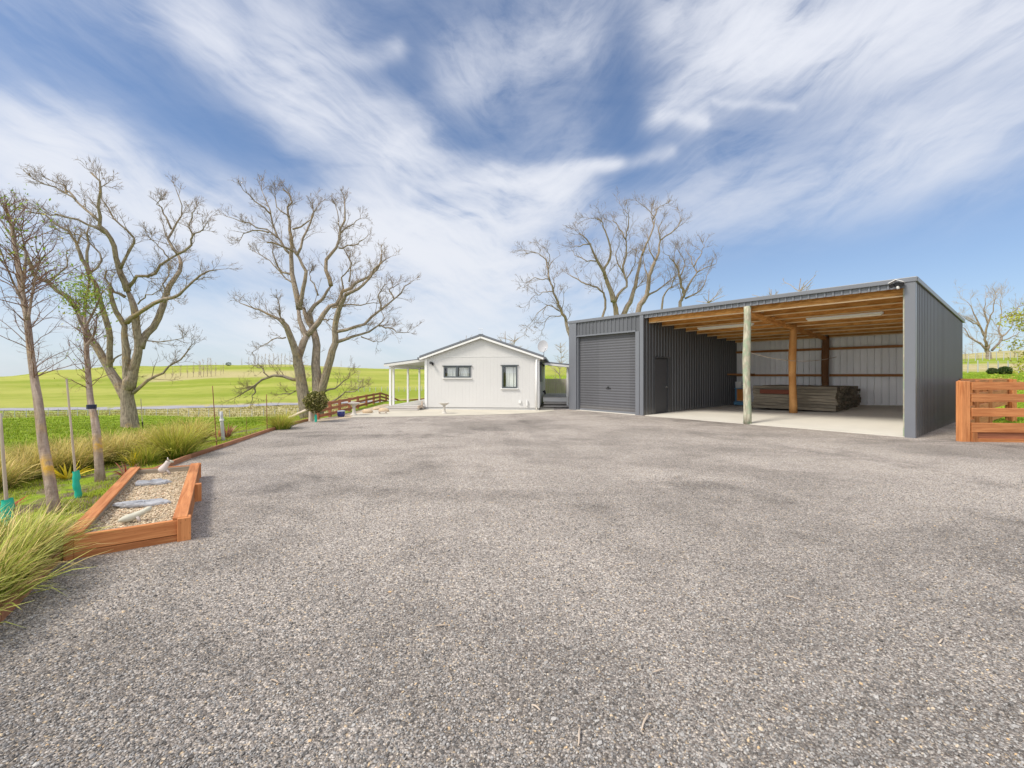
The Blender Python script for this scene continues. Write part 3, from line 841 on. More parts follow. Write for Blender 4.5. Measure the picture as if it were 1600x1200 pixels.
b.add([(B1, .05, roofz(.05) - .012), (W - .06, .05, roofz(.05) - .012), (W - .06, DP - .06, roofz(DP - .06) - .012), (B1, DP - .06, roofz(DP - .06) - .012)], [[3, 2, 1, 0]])
b.build('ceiling_lining', mat_plain('ceiling_paper', (0.34, 0.22, 0.11), .8, 0, .2, 2), shed)
NP = 9
for k in range(NP):
    v = .26 + k * (DP - .45) / (NP - 1)
    b = MB()
    zt = roofz(v) - .02
    for (a, c) in ((B1 + .03, B2 - .06), (B2 + .06, W - .08)):
        b.box(((a + c) / 2, v, zt - .135), (c - a, .048, .27))
        # pale strip along the lower front edge
        b.box(((a + c) / 2, v - .03, zt - .255), (c - a, .014, .034), mi=1)
    b.build('purlin', [M['purlin'], M['paleedge']], shed, bevel=.004)
b = MB()
for s in (-.045, .045):
    b.beam((B2 + s, .12, roofz(.12) - .33), (B2 + s, DP - .1, roofz(DP - .1) - .33), .04, .13)
b.build('rafter', M['purlin'], shed)
def wobble_pole(u, v, z0, z1, r, mat, nm):
    b = MB()
    zz = np.linspace(z0, z1, 14)
    pts = np.c_[u + .012 * np.sin(zz * 2.1 + u), v + .012 * np.cos(zz * 1.7), zz]
    b.tube(pts, r * (1 + .05 * np.sin(zz * 3 + u) + .06 * (z1 - zz) / z1), 18)
    return b.build(nm, mat, shed, True)
wobble_pole(B2, .03, -.02, HF - .14, .103, M['mossy'], 'front_pole')
wobble_pole(B2, 3.6, SLAB(B2, 3.6) - .02, roofz(3.6) - .2, .115, M['pole_in'], 'inner_pole')
wobble_pole(B2, 6.95, SLAB(B2, 6.95) - .02, roofz(6.9) - .25, .12, M['pole_dark'], 'back_pole')
for z in (1.49, 2.55):
    b = MB()
    for a, c in ((B1 + .05, B2 - .1), (B2 + .1, W - .08)):
        b.box(((a + c) / 2, DP - .15, z), (c - a, .075, .095))
    b.build('girt', M['girt'], shed, bevel=.004)
b = MB(); b.box((B1 + .45, DP - .55, 1.53), (.9, .75, .07)); b.build('shelf', M['girt'], shed, bevel=.004)
b = MB(); b.box((B1 + .55, DP - .3, .85), (.12, .1, 1.35)); b.build('shelf_post', M['girt'], shed, bevel=.004)
for (ua, ub, v) in ((8.35, 10.25, 2.0), (4.75, 6.75, 2.0)):
    z = roofz(v) - .02 - .27 - .075
    b = MB(); b.box(((ua + ub) / 2, v, z + .035), (ub - ua, .13, .05)); lt = b.build('light_batten', M['white'], shed, bevel=.006)
    b = MB(); b.box(((ua + ub) / 2, v, z - .012), (ub - ua - .06, .10, .055)); b.build('tube_cover', M['tubelight'], lt, bevel=.02)
# slab
b = MB()
g_u = np.linspace(B1 + .02, W - .06, 12); g_v = np.linspace(-.02, DP - .02, 10)
V = [(u, v, SLAB(u, v)) for v in g_v for u in g_u]
nn = len(g_u)
b.add(V, [[r * nn + c, r * nn + c + 1, (r + 1) * nn + c + 1, (r + 1) * nn + c] for r in range(len(g_v) - 1) for c in range(nn - 1)])
b.box(((B1 + W) / 2, -.012, -.01), (W - B1 - .08, .024, .075))
b.box(((uo0 + uo1) / 2, .02, .0), (uo1 - uo0, .16, .05))
b.build('floor_slab', M['conc'], shed)
# floodlight on the fascia
uf = Uf(1404)
fl = thing('floodlight', 'twin floodlight with pale hood fixed under the shed roof edge', 'floodlight', (0, 0, 0)); fl.parent = shed
del fl['label']; del fl['category']
b = MB(); b.beam((uf - .14, -.20, HF - .02), (uf, -.20, HF + .05), .18, .012); b.beam((uf, -.20, HF + .05), (uf + .14, -.20, HF - .02), .18, .012)
b.build('hood', M['white'], fl)
b = MB(); b.box((uf, -.13, HF - .05), (.09, .10, .10)); b.tube([(uf - .07, -.14, HF - .04), (uf - .09, -.24, HF - .09)], [.03, .048], 12); b.tube([(uf + .07, -.14, HF - .04), (uf + .09, -.24, HF - .09)], [.03, .048], 12)
b.build('lamp_heads', M['black'], fl)
b = MB(); b.lathe([(.001, -.05), (.03, -.04), (.035, 0), (.03, .02)], (uf + .02, -.16, HF - .12), 12); b.build('motion_sensor', M['tub'], fl, True)

def shed_pt(u, v, z=0.0):
    return np.array([X0 + u * cA + v * sA, Y0 - u * sA + v * cA, z])

# sleepers stacked in the shed
PL, PT, PWD = 2.72, .106, .335
us0, vs0 = 5.83, 4.12
zs0 = SLAB(7.2, 5.5) - .0
pm = {}
def plank_mesh(L, mat, key):
    if key not in pm:
        b = MB(); b.box((0, 0, 0), (L, PWD - .012, PT - .008))
        o = b.build('sleeper', mat, None, bevel=.006); pm[key] = o
        return o, True
    return pm[key], False
cnt = 0
for lay in range(8):
    for col in range(8):
        if lay == 7 and col > 6: continue
        sh = random.uniform(-.05, .05)
        key = 'n%d' % ((lay * 3 + col) % 5)
        L = PL + [0, .03, -.04, .05, -.02][(lay * 3 + col) % 5]
        first_red = (lay == 5 and col == 0)
        o, new = plank_mesh(L, M['plank'] if lay < 7 or col > 1 else M['plank'], key)
        if not new:
            o = o.copy(); C.objects.link(o)
        inset = .06 if lay == 7 else 0
        p = shed_pt(us0 + PL / 2 + sh, vs0 + PWD * (col + .5) + inset + random.uniform(-.008, .008), zs0 + PT * (lay + .5) + .02)
        o.location = p; o.rotation_euler = (0, 0, -YAW + random.uniform(-.006, .006))
        tag(o, 'weathered grey-brown timber sleeper stacked on the floor of the open shed bay', 'timber sleeper', 'sleepers stacked in the shed')
b = MB(); b.box((0, 0, 0), (1.15, .05, PT * 1.5)); o = b.build('board', M['plank_red'], None, bevel=.005)
o.location = shed_pt(us0 + .85, vs0 - .035, zs0 + PT * 6.1); o.rotation_euler = (0, 0, -YAW)
tag(o, 'dark red board on the face of the sleeper stack', 'board')
for k in range(4):
    b = MB(); b.box((0, 0, 0), (.9, .3, .075)); o = b.build('offcut', M['plank_dark'], None, bevel=.005)
    o.location = shed_pt(W - .75 + .02 * k, DP - .9 + .3 * (k % 2), SLAB(W, DP - .9) + .04 + .078 * (k // 2)); o.rotation_euler = (0, 0, -YAW)
    tag(o, 'short dark plank lying in the back right corner of the shed', 'plank', 'dark planks in the shed corner')
# narrow blue stand beside the partition
st = thing('tool_stand', 'narrow blue stand with orange board and white tub in shed corner', 'stand', shed_pt(B1 + .62, DP - 1.0, SLAB(B1, DP - 1)), -YAW)
b = MB(); b.box((-.2, 0, .52), (.045, .05, 1.0)); b.box((.17, 0, .52), (.045, .05, 1.0)); b.box((0, 0, .13), (.42, .36, .14)); b.box((0, 0, .9), (.4, .05, .05))
b.build('frame', M['blue'], st, bevel=.006)
b = MB(); b.box((.02, -.05, .52), (.28, .03, .55)); b.build('board', M['orange'], st, bevel=.004)
b = MB(); b.lathe([(.001, .80), (.12, .80), (.14, 1.07), (.15, 1.08), (.001, 1.085)], (0, -.16, 0), 16); b.build('tub', M['tub'], st, True)
b = MB(); b.box((0, -.16, .78), (.3, .25, .03)); b.build('tray', M['blue'], st)
# rope tied to the front pole
p0 = shed_pt(B2, .0, 2.22); p1 = shed_pt(B2 + .9, DP - 2.2, 2.15)
tt = np.linspace(0, 1, 14)
b = MB(); pts = p0[None] * (1 - tt)[:, None] + p1[None] * tt[:, None]; pts[:, 2] -= .22 * 4 * tt * (1 - tt)
b.tube(pts, .009, 6); tag(b.build('rope', M['stake'], None, True), 'thin pale rope slung from the mossy front pole into the shed', 'rope')

# ---------------------------------------------------------------- house
HA = R(6)
HX, HY, HWD, HD = -3.77, 19.4, 4.93, 8.2
ZF, ZE, ZR = .11, 2.27, 3.12
house = thing('white_cabin', 'small white gabled cabin with grey window frames and verandah', 'house', (HX, HY, 0), -HA)
gab = lambda u: ZE + (ZR - ZE) * (1 - abs(u - HWD / 2) / (HWD / 2))
def Hu(px):
    k = (px - 800) / F
    return (k * HY - HX) / (math.cos(HA) + k * math.sin(HA))
def hz(py, u): return H - (py - HOR) / F * (HY - u * math.sin(HA))
w1 = (Hu(693.5), Hu(735.5), hz(590, 1), hz(572.5, 1)); w2 = (Hu(784.5), Hu(808), hz(606.5, 3.6), hz(571.5, 3.6))
b = MB()
corr(b, (0, 0, 0), ex, ny, HWD, ZF, ZE, ZE, [w1, w2], pitch=.152, hgt=-.0075, flatp=.88, gable=gab)
b.build('front_wall', M['siding'], house)
b = MB(); corr(b, (HWD, 0, 0), ey, ex, HD, ZF, ZE, ZE, pitch=.152, hgt=-.0075, flatp=.88); b.build('side_wall', M['siding'], house)
b = MB(); corr(b, (0, HD, 0), ny, nx, HD, ZF, ZE, ZE, pitch=.152, hgt=-.0075, flatp=.88); b.build('side_wall', M['siding'], house)
b = MB(); corr(b, (HWD, HD, 0), nx, ey, HWD, ZF, ZE, ZE, pitch=.152, hgt=-.0075, flatp=.88, gable=gab); b.build('back_wall', M['siding'], house)
b = MB()
b.box((.045, -.014, (ZF + ZE) / 2), (.11, .03, ZE - ZF)); b.box((HWD - .045, -.014, (ZF + ZE) / 2), (.11, .03, ZE - ZF)); b.box((HWD + .014, .05, (ZF + ZE) / 2), (.03, .1, ZE - ZF))
b.box((HWD / 2, -.010, ZE + .02), (HWD - .3, .008, .018))
b.build('corner_board', M['white'], house, bevel=.003)
b = MB()                                    # base boards under the siding, with dark gaps
b.box((HWD / 2, .03, ZF - .04), (HWD, .02, .035)); b.box((HWD / 2, .03, .012), (HWD, .02, .05))
b.build('base_board', M['white'], house)
b = MB(); b.box((HWD / 2, .08, .05), (HWD - .05, .04, .14)); b.build('foundation', M['room'], house)
for wn in (w1, w2):
    u0, u1, z0, z1 = wn
    t = .055
    b = MB()
    cx, cz = (u0 + u1) / 2, (z0 + z1) / 2
    b.box((cx, -.005, z1 - t / 2), (u1 - u0, .07, t)); b.box((cx, -.005, z0 + t / 2), (u1 - u0, .07, t))
    b.box((u0 + t / 2, -.005, cz), (t, .07, z1 - z0 - 2 * t)); b.box((u1 - t / 2, -.005, cz), (t, .07, z1 - z0 - 2 * t))
    if wn is w1: b.box((cx, -.012, cz), (.09, .075, z1 - z0 - 2 * t))
    wf = b.build('window', M['frame'], house, bevel=.004)
    b = MB(); b.box((cx, -.02, z1 + .022), (u1 - u0 + .12, .085, .03), mi=0); b.build('head_flashing', M['frame'], wf)
    b = MB(); b.box((cx, -.02, z0 - .026), (u1 - u0 + .12, .09, .035)); b.build('sill', M['white'], wf, bevel=.004)
    b = MB(); b.add([(u0 + t, .012, z0 + t), (u1 - t, .012, z0 + t), (u1 - t, .012, z1 - t), (u0 + t, .012, z1 - t)], [[0, 1, 2, 3]]); b.build('pane', M['glass'], wf)
    spans = [(u0 + .12, cx - .05), (cx + .06, u1 - .10)] if wn is w1 else [(u0 + .15, u1 - .07)]
    b = MB()
    for a, c in spans:
        n = 60
        uu = np.linspace(a, c, n); vv = .11 + .022 * np.sin(uu * 62 + 1.3 * np.sin(uu * 17)) + .01 * np.sin(uu * 31)
        V = np.concatenate([np.c_[uu, vv, np.full(n, z0 + .03)], np.c_[uu, vv, np.full(n, z1 - .05)]])
        i = np.arange(n - 1); b.add(V, np.stack([i, i + 1, i + n + 1, i + n], 1))
    b.build('curtain', M['curtain'], wf, True)
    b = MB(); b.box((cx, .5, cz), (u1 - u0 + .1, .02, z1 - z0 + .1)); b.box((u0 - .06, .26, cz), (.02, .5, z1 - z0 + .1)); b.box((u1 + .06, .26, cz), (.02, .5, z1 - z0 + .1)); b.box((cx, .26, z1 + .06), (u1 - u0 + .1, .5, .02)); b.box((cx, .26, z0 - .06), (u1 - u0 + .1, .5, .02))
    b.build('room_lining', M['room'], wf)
# roof
sl_ = (ZR - ZE) / (HWD / 2)
b = MB()
EV = .20
for sgn in (-1, 1):
    ua = HWD / 2; ub = HWD / 2 + sgn * (HWD / 2 + EV); zb_ = ZE - sl_ * EV
    V = []
    for v in (-.175, HD + .2):
        for (u, z) in ((ua, ZR), (ub, zb_)):
            for t in (.045, .125):
                V.append((u, v, z + t))
    b.add(V, [[0, 4, 5, 1], [2, 3, 7, 6], [1, 5, 7, 3], [0, 2, 6, 4], [0, 1, 3, 2], [4, 6, 7, 5]])
b.beam((HWD / 2, -.18, ZR + .105), (HWD / 2, HD + .22, ZR + .105), .16, .03)
rf = b.build('roof', M['roof'], house)
b = MB()
for sgn in (-1, 1):
    b.beam((HWD / 2, -.15, ZR - .015), (HWD / 2 + sgn * (HWD / 2 + EV), -.15, ZE - sl_ * EV - .015), .026, .085)
b.build('barge_board', M['white'], rf, bevel=.003)
for sgn in (-1, 1):
    u = HWD / 2 + sgn * (HWD / 2 + EV + .05)
    b = MB(); b.box((u, HD / 2, ZE - sl_ * EV + .02), (.10, HD + .3, .09)); b.build('gutter', M['roof'], rf, bevel=.01)
b = MB()
for sgn in (-1, 1):
    b.box((HWD / 2 + sgn * (HWD / 2 + EV / 2), HD / 2, ZE - sl_ * EV - .01), (EV - .02, HD + .2, .015))
b.build('soffit', M['soffit'], rf)
b = MB()
b.tube([(HWD + .22, .10, ZE - .08), (HWD - .05, -.07, ZE - .10), (HWD - .10, -.075, ZE - .14)], .032, 10)
b.tube([(HWD - .10, -.075, ZE - .13), (HWD - .10, -.075, 0.02)], .035, 10)
b.build('downpipe', M['white'], house, True)
# lamps and fittings on the walls
b = MB(); b.box((Hu(676), -.05, hz(568, 0)), (.10, .08, .05)); b.tube([(Hu(676), -.06, hz(568, 0) + .02), (Hu(674.5), -.19, hz(567, 0))], [.045, .06], 12); b.box((Hu(677), -.08, hz(570, 0)), (.05, .07, .06))
b.build('spotlight', M['black'], house)
b = MB(); b.box((HWD + .05, 1.6, 1.65), (.05, 1.1, .9)); b.build('side_window', M['frame'], house)
b = MB(); b.box((HWD + .06, .9, 2.0), (.10, .1, .1)); b.tube([(HWD + .1, .9, 1.98), (HWD + .2, .84, 1.9)], [.03, .05], 10); b.build('side_lamp', M['black'], house)
b = MB(); b.tube([(HWD + .10, 2.2, .7), (HWD + .16, 2.2, .75), (HWD + .2, 2.1, .62)], .05, 10); b.build('hose_reel', M['black'], house, True)
b = MB(); b.box((HWD - .5, -.035, .32), (.05, .06, .24)); b.build('tap_box', M['white'], house, bevel=.004)
b = MB(); b.box((HWD - .8, -.03, .36), (.10, .05, .12)); b.build('meter_box', M['white'], house, bevel=.004)
# verandah on the left
VW = 1.62
ZV0, ZV1 = 2.15, 1.92
b = MB()
V = []
for v in (-.05, HD + .1):
    for (u, z) in ((-.03, ZV0), (-VW - .2, ZV1)):
        for t in (.03, .085):
            V.append((u, v, z + t))
b.add(V, [[0, 4, 5, 1], [2, 3, 7, 6], [1, 5, 7, 3], [0, 2, 6, 4], [0, 1, 3, 2], [4, 6, 7, 5]])
vr = b.build('verandah_roof', M['roof'], house)
b = MB(); b.add([(-.03, -.04, ZV0 + .02), (-VW - .18, -.04, ZV1 + .02), (-VW - .18, HD, ZV1 + .02), (-.03, HD, ZV0 + .02)], [[0, 1, 2, 3]])
b.beam((-.03, -.055, ZV0 - .01), (-VW - .2, -.055, ZV1 - .01), .02, .10)
b.build('ceiling', M['soffit'], vr)
b = MB(); b.beam((-VW + .04, -.02, ZV1 - .05), (-VW + .04, HD, ZV1 - .05), .05, .14); b.build('verandah_beam', M['white'], house)
DK = .17
for v in (.05, .42, 2.35, 4.15, 6.1, 8.0):
    b = MB(); b.box((-VW + .05, v, (DK + ZV1) / 2), (.085, .085, ZV1 - DK)); b.build('verandah_post', M['white'], house, bevel=.004)
b = MB()
k = 0
u = -VW
while u < -.06:
    b.box((u + .068, HD / 2 - .05, DK - .012), (.132, HD, .024)); u += .138
b.build('verandah_deck', M['deck'], house)
b = MB(); b.box((-VW / 2, -.065, DK / 2), (VW, .03, DK - .02)); b.build('deck_skirt', M['step'], house)
for k, (vf, z) in enumerate(((-.38, .115), (-.70, .06))):
    b = MB(); b.box((-VW / 2 - .05, vf + .14, z - .018), (VW - .1, .33, .036)); b.box((-VW / 2 - .05, vf + .0, z / 2 - .02), (VW - .12, .02, z - .0)); b.build('step', M['step'], house, bevel=.004)
b = MB(); b.box((-.10, -.35, .16), (.05, .6, .12)); b.box((-.10, -.1, .22), (.06, .06, .3)); b.build('step_rail', M['stake'], house, bevel=.004)
# porch on the right
b = MB()
V = []
for v in (1.6, 7.5):
    for (u, z) in ((HWD + .18, 2.06), (HWD + 1.75, 1.90)):
        for t in (.0, .06):
            V.append((u, v, z + t))
b.add(V, [[0, 1, 5, 4], [2, 6, 7, 3], [1, 3, 7, 5], [0, 4, 6, 2], [0, 2, 3, 1], [4, 5, 7, 6]])
pr_ = b.build('porch_roof', M['roof'], house)
b = MB(); b.beam((HWD + .18, 1.59, 2.01), (HWD + 1.75, 1.59, 1.85), .02, .09); b.build('barge_board', M['white'], pr_)
for v, du_ in ((1.75, 1.23), (2.1, 1.32), (4.5, 1.3)):
    b = MB(); b.box((HWD + du_, v, 1.0), (.09, .09, 1.85)); b.build('porch_post', M['white'], house, bevel=.004)
b = MB(); b.box((HWD + .72, 4.2, .46), (1.25, 4.4, .03)); b.build('porch_deck', M['deck'], house)
b = MB(); b.box((HWD + .72, 2.02, .345), (1.22, .03, .19)); b.build('porch_skirt', M['white'], house)
b = MB(); b.box((HWD + .72, 1.87, .20), (1.15, .28, .06)); b.box((HWD + .72, 1.6, .08), (1.15, .3, .06)); b.box((HWD + .72, 1.95, .12), (1.1, .05, .3)); b.build('porch_steps', M['step'], house)
# satellite dish and aerial
def house_pt(u, v, z):
    return np.array([HX + u * math.cos(HA) + v * math.sin(HA), HY - u * math.sin(HA) + v * math.cos(HA), z])
dc = A(848.3, 541.5, 21.6)
dish = thing('satellite_dish', 'pale grey satellite dish on the right edge of the cabin roof', 'satellite dish', tuple(dc))
b = MB(); rr = np.linspace(.005, .31, 9); b.lathe(np.c_[rr, .55 * rr * rr], (0, 0, 0), 28); rr2 = rr[::-1]; b.lathe(np.c_[rr2, .55 * rr2 * rr2 - .012], (0, 0, 0), 28)
o = b.build('reflector', mat_plain('dish_grey', (.40, .40, .41), .6), dish, True); o.rotation_euler = (R(72), 0, R(-14)); o.scale = (.82, 1, 1)
b = MB(); b.tube([(.02, .02, -.04), (.05, .10, -.3), (.04, .1, -.62)], .02, 8); b.tube([(0.02, -.02, -.28), (.10, -.35, -.14)], .012, 6); b.tube([(.10, -.37, -.12), (.09, -.31, -.09)], .028, 8)
b.build('mount', M['galv'], dish, True)
an = thing('tv_aerial', 'thin television aerial standing on the cabin ridge', 'aerial', tuple(house_pt(HWD / 2, .25, ZR + .1)))
b = MB(); b.tube([(0, 0, 0), (0, 0, .32)], .010, 6); b.build('mast', M['galv'], an)
b = MB(); b.tube([(-.16, 0, .27), (.03, 0, .29)], .006, 5)
for k in range(5): b.tube([(-.15 + .04 * k, -.08, .27), (-.15 + .04 * k, .08, .27)], .004, 4)
b.tube([(-.15, 0, .2), (-.15, 0, .34)], .005, 4); b.tube([(-.09, 0, .22), (-.09, 0, .33)], .005, 4)
b.build('elements', M['galv'], an)

# concrete apron in front of the cabin
G = lambda px, py: ((px - 800) / F * (H * F / (py - HOR)), H * F / (py - HOR))
flat('concrete_apron', [G(548, 653), G(600, 652.3), G(660, 651.5), G(720, 650), G(790, 648), G(840, 645.5), G(866, 642.5), (2.1, 23), (-5.9, 23), (-6.0, 17.2)], 0.020, M['apron'])
flat('sandy_path', [G(494, 661), G(520, 656.5), G(552, 653.0), (-5.9, 17.6), (-6.05, 23), (-6.55, 23), (-6.35, 16.5), (-6.55, 14.9)], 0.016, mat_plain('sandy_gravel', (.46, .37, .26), .95, 0, .25, 3, .4, 60))

# ---------------------------------------------------------------- garden fixtures by the cabin
def birdbath(p, s, label):
    t = thing('bird_bath', label, 'bird bath', tuple(p))
    b = MB(); b.lathe(np.array([(0, 0), (.13, 0), (.13, .04), (.09, .06), (.06, .12), (.05, .3), (.07, .38)]) * s, sides=20); b.build('pedestal', M['stone'], t, True)
    b = MB(); b.lathe(np.array([(.05, .37), (.12, .39), (.21, .45), (.22, .47), (.20, .465), (.10, .42), (0.001, .415)]) * s, sides=24); b.build('basin', M['stone'], t, True)
p = T(694, 647); birdbath(p, .92, 'pale stone bird bath standing before the cabin front wall')
p = T(553, 649.5); birdbath(p, 1.02, 'white stone bird bath beside the low red rail fence')
pt = thing('glazed_pot', 'dark blue glazed pot with pale rim on the sandy strip', 'plant pot', tuple(T(533, 652)))
b = MB(); b.lathe([(.001, 0), (.09, 0), (.13, .08), (.135, .17), (.12, .21)], sides=24); b.build('body', M['blueglaze'], pt, True)
b = MB(); b.lathe([(.12, .205), (.138, .21), (.138, .235), (.115, .235), (.11, .20), (.001, .19)], sides=24); b.build('rim', mat_plain('pale_glaze', (.4, .45, .55), .2), pt, True)
def rock(name, p, r, mat, label, cat, sq=(1, .8, .6), seed=0, group=None, rz=0.0):
    q = np.random.default_rng(seed)
    b = MB(); nu, nv_ = 22, 13
    th = np.linspace(0, 2 * np.pi, nu, endpoint=False); ph = np.linspace(.02, np.pi - .02, nv_)
    dirs = np.stack([np.sin(ph)[:, None] * np.cos(th), np.sin(ph)[:, None] * np.sin(th), np.repeat(np.cos(ph)[:, None], nu, 1)], -1)
    rad = np.ones(dirs.shape[:2])
    for _ in range(9):
        a = q.normal(size=3); a /= np.linalg.norm(a)
        dd = dirs @ a
        rad = np.minimum(rad, np.where(dd > .2, q.uniform(.72, .95) / np.maximum(dd, .2), 9))
    V = dirs * rad[..., None] * np.array(sq) * r
    V = V + .02 * r * q.normal(size=V.shape)
    i = np.arange(nv_ - 1)[:, None] * nu; j = np.arange(nu)[None]; k = (j + 1) % nu
    b.add(V.reshape(-1, 3), np.stack([i + j, i + nu + j, i + nu + k, i + k], -1).reshape(-1, 4))
    o = b.build(name, mat, None, True); o.location = p; o.rotation_euler = (0, 0, rz)
    return tag(o, label, cat, group)
for (px, py, r, sd_, lb) in ((574, 646, .20, 1, 'flat tan boulder beside the white bird bath'), (589, 641, .17, 2, 'tan boulder with a dark side near the verandah steps'), (600, 644, .2, 3, 'pale boulder closest to the verandah steps')):
    p = T(px, py); rock('boulder', (p[0], p[1], p[2] + r * .35), r, M['rock'], lb, 'boulder', (1.1, .8, .6), sd_)
p = T(598, 647); b = MB(); b.box((0, 0, .09), (.30, .12, .03)); b.box((-.12, 0, .04), (.03, .1, .08)); b.box((.12, 0, .04), (.03, .1, .08))
o = b.build('boot_bench', M['stake']); o.location = p; tag(o, 'tiny low timber bench left of the verandah steps', 'bench')

# low red rail fence beside the cabin
fence = thing('rail_fence', 'low red-brown timber rail fence running beside the cabin', 'fence')
FP = [(-6.48, 14.95), (-6.50, 16.0), (-6.62, 17.2), (-6.75, 18.6), (-6.95, 20.2), (-7.15, 22.0), (-7.35, 23.8), (-7.55, 25.6), (-7.7, 27.4), (-7.4, 29.4), (-5.6, 30.4), (-3.6, 31), (-1.5, 31.4)]
FQ = np.array([(x, y, tz(x, y)) for x, y in FP])
for p in FQ:
    b = MB(); b.box((p[0], p[1], p[2] + .26), (.09, .09, .62)); b.build('post', M['redold'], fence, bevel=.006)
for h in (.13, .32, .51):
    b = MB()
    for p, q in zip(FQ[:-1], FQ[1:]):
        b.beam(p + (.06, 0, h), q + (.06, 0, h), .03, .10)
    b.build('rail', M['redold'], fence, bevel=.004)

# timber edging along the garden
b = MB()
kk = [(-3.0, -6)] + KERB[1:]
for (x0, y0), (x1, y1) in zip(kk[:-1], kk[1:]):
    b.beam((x0, y0, .035), (x1, y1, .035), .045, .11)
tag(b.build('garden_edging', M['edging'], None, bevel=.006), 'long low red-brown board edging between gravel yard and lawn', 'edging')

# ---------------------------------------------------------------- planter box
PQ = np.array([(-3.58, 3.62), (-2.97, 4.06), (-4.56, 6.50), (-5.24, 6.18)])   # near left, near right, far right, far left
ZP = .205
planter = thing('planter_box', 'low orange-stained timber planter bed filled with tan pebbles', 'planter', (0, 0, 0))
cen = PQ.mean(0)
def edge_beam(b, p, q, z, w, h):
    b.beam((*p, z), (*q, z), w, h)
for k in range(4):
    p, q = PQ[k], PQ[(k + 1) % 4]
    dr = (q - p) / np.linalg.norm(q - p)
    b = MB(); edge_beam(b, p + dr * .03, q - dr * .03, .135, .045, .13); edge_beam(b, p + dr * .03, q - dr * .03, .03, .05, .07)
    b.build('side_board', M['red'], planter, bevel=.006)
    nin = np.array([-dr[1], dr[0]]); nin = nin if nin @ (cen - p) > 0 else -nin
    b = MB(); edge_beam(b, p + nin * .045 + dr * .05, q + nin * .045 - dr * .05, .11, .03, .16); b.build('inner_board', M['rawin'], planter)
for k in (1, 3):                            # flat capping along the long sides
    p, q = PQ[k], PQ[(k + 1) % 4]
    dr = (q - p) / np.linalg.norm(q - p); nin = np.array([-dr[1], dr[0]]); nin = nin if nin @ (cen - p) > 0 else -nin
    b = MB(); edge_beam(b, p + nin * .03 - dr * .02, q + nin * .03 + dr * .02, ZP + .008, .11, .022); b.build('capping', M['red'], planter, bevel=.005)
for p, sz in ((PQ[1], .10), (PQ[2], .08), (PQ[0], .06), (PQ[1] * .5 + PQ[2] * .5 + np.array((.05, .02)), .07)):
    b = MB(); b.box((p[0], p[1], .10), (sz, sz, .235), rotz(R(35))); b.build('corner_post', M['red'], planter, bevel=.006)
b = MB()
ctr = lambda a, c: PQ[0] * (1 - a) * (1 - c) + PQ[1] * a * (1 - c) + PQ[2] * a * c + PQ[3] * (1 - a) * c
P4 = [ctr(.05, .02), ctr(.95, .02), ctr(.95, .98), ctr(.05, .98)]
b.add([(*p, .13) for p in P4], [[0, 1, 2, 3]])
b.build('pebble_bed', mat_plain('tan_pebble_ground', (.42, .34, .24), .95, 0, .35, 40, .5, 90), planter)

ICO = None
def stones_mesh(P, size, name, mat, parent=None, flatz=.62):
    t = (1 + 5 ** .5) / 2
    V0 = np.array([(-1, t, 0), (1, t, 0), (-1, -t, 0), (1, -t, 0), (0, -1, t), (0, 1, t), (0, -1, -t), (0, 1, -t), (t, 0, -1), (t, 0, 1), (-t, 0, -1), (-t, 0, 1)], float) / 1.9
    F0 = np.array([(0, 11, 5), (0, 5, 1), (0, 1, 7), (0, 7, 10), (0, 10, 11), (1, 5, 9), (5, 11, 4), (11, 10, 2), (10, 7, 6), (7, 1, 8), (3, 9, 4), (3, 4, 2), (3, 2, 6), (3, 6, 8), (3, 8, 9), (4, 9, 5), (2, 4, 11), (6, 2, 10), (8, 6, 7), (9, 8, 1)])
    m = len(P)
    V = V0[None] * rng.uniform(.7, 1.25, (m, 12, 1)) * np.stack([rng.uniform(.8, 1.3, m), rng.uniform(.7, 1.1, m), rng.uniform(flatz - .15, flatz + .15, m)], 1)[:, None]
    a = rng.uniform(0, 6.28, m); c, s = np.cos(a), np.sin(a)
    tl = rng.normal(0, .35, m)
    x = V[..., 0] * c[:, None] - V[..., 1] * s[:, None]; y = V[..., 0] * s[:, None] + V[..., 1] * c[:, None]
    z = V[..., 2] + x * tl[:, None]
    V = np.stack([x, y, z], -1) * np.asarray(size)[:, None, None] + P[:, None]
    b = MB(); b.add(V.reshape(-1, 3), (F0[None] + (np.arange(m) * 12)[:, None, None]).reshape(-1, 3))
    return b.build(name, mat, parent, False)
m = 5200
a_, c_ = rng.uniform(.04, .96, m), rng.uniform(.03, .97, m)
Q = PQ[0][None] * ((1 - a_) * (1 - c_))[:, None] + PQ[1][None] * (a_ * (1 - c_))[:, None] + PQ[2][None] * (a_ * c_)[:, None] + PQ[3][None] * ((1 - a_) * c_)[:, None]
o = stones_mesh(np.c_[Q, .133 + rng.uniform(-.002, .006, m)], rng.uniform(.006, .013, m), 'pebbles', M['peagravel'], planter)
o['kind'] = 'stuff'
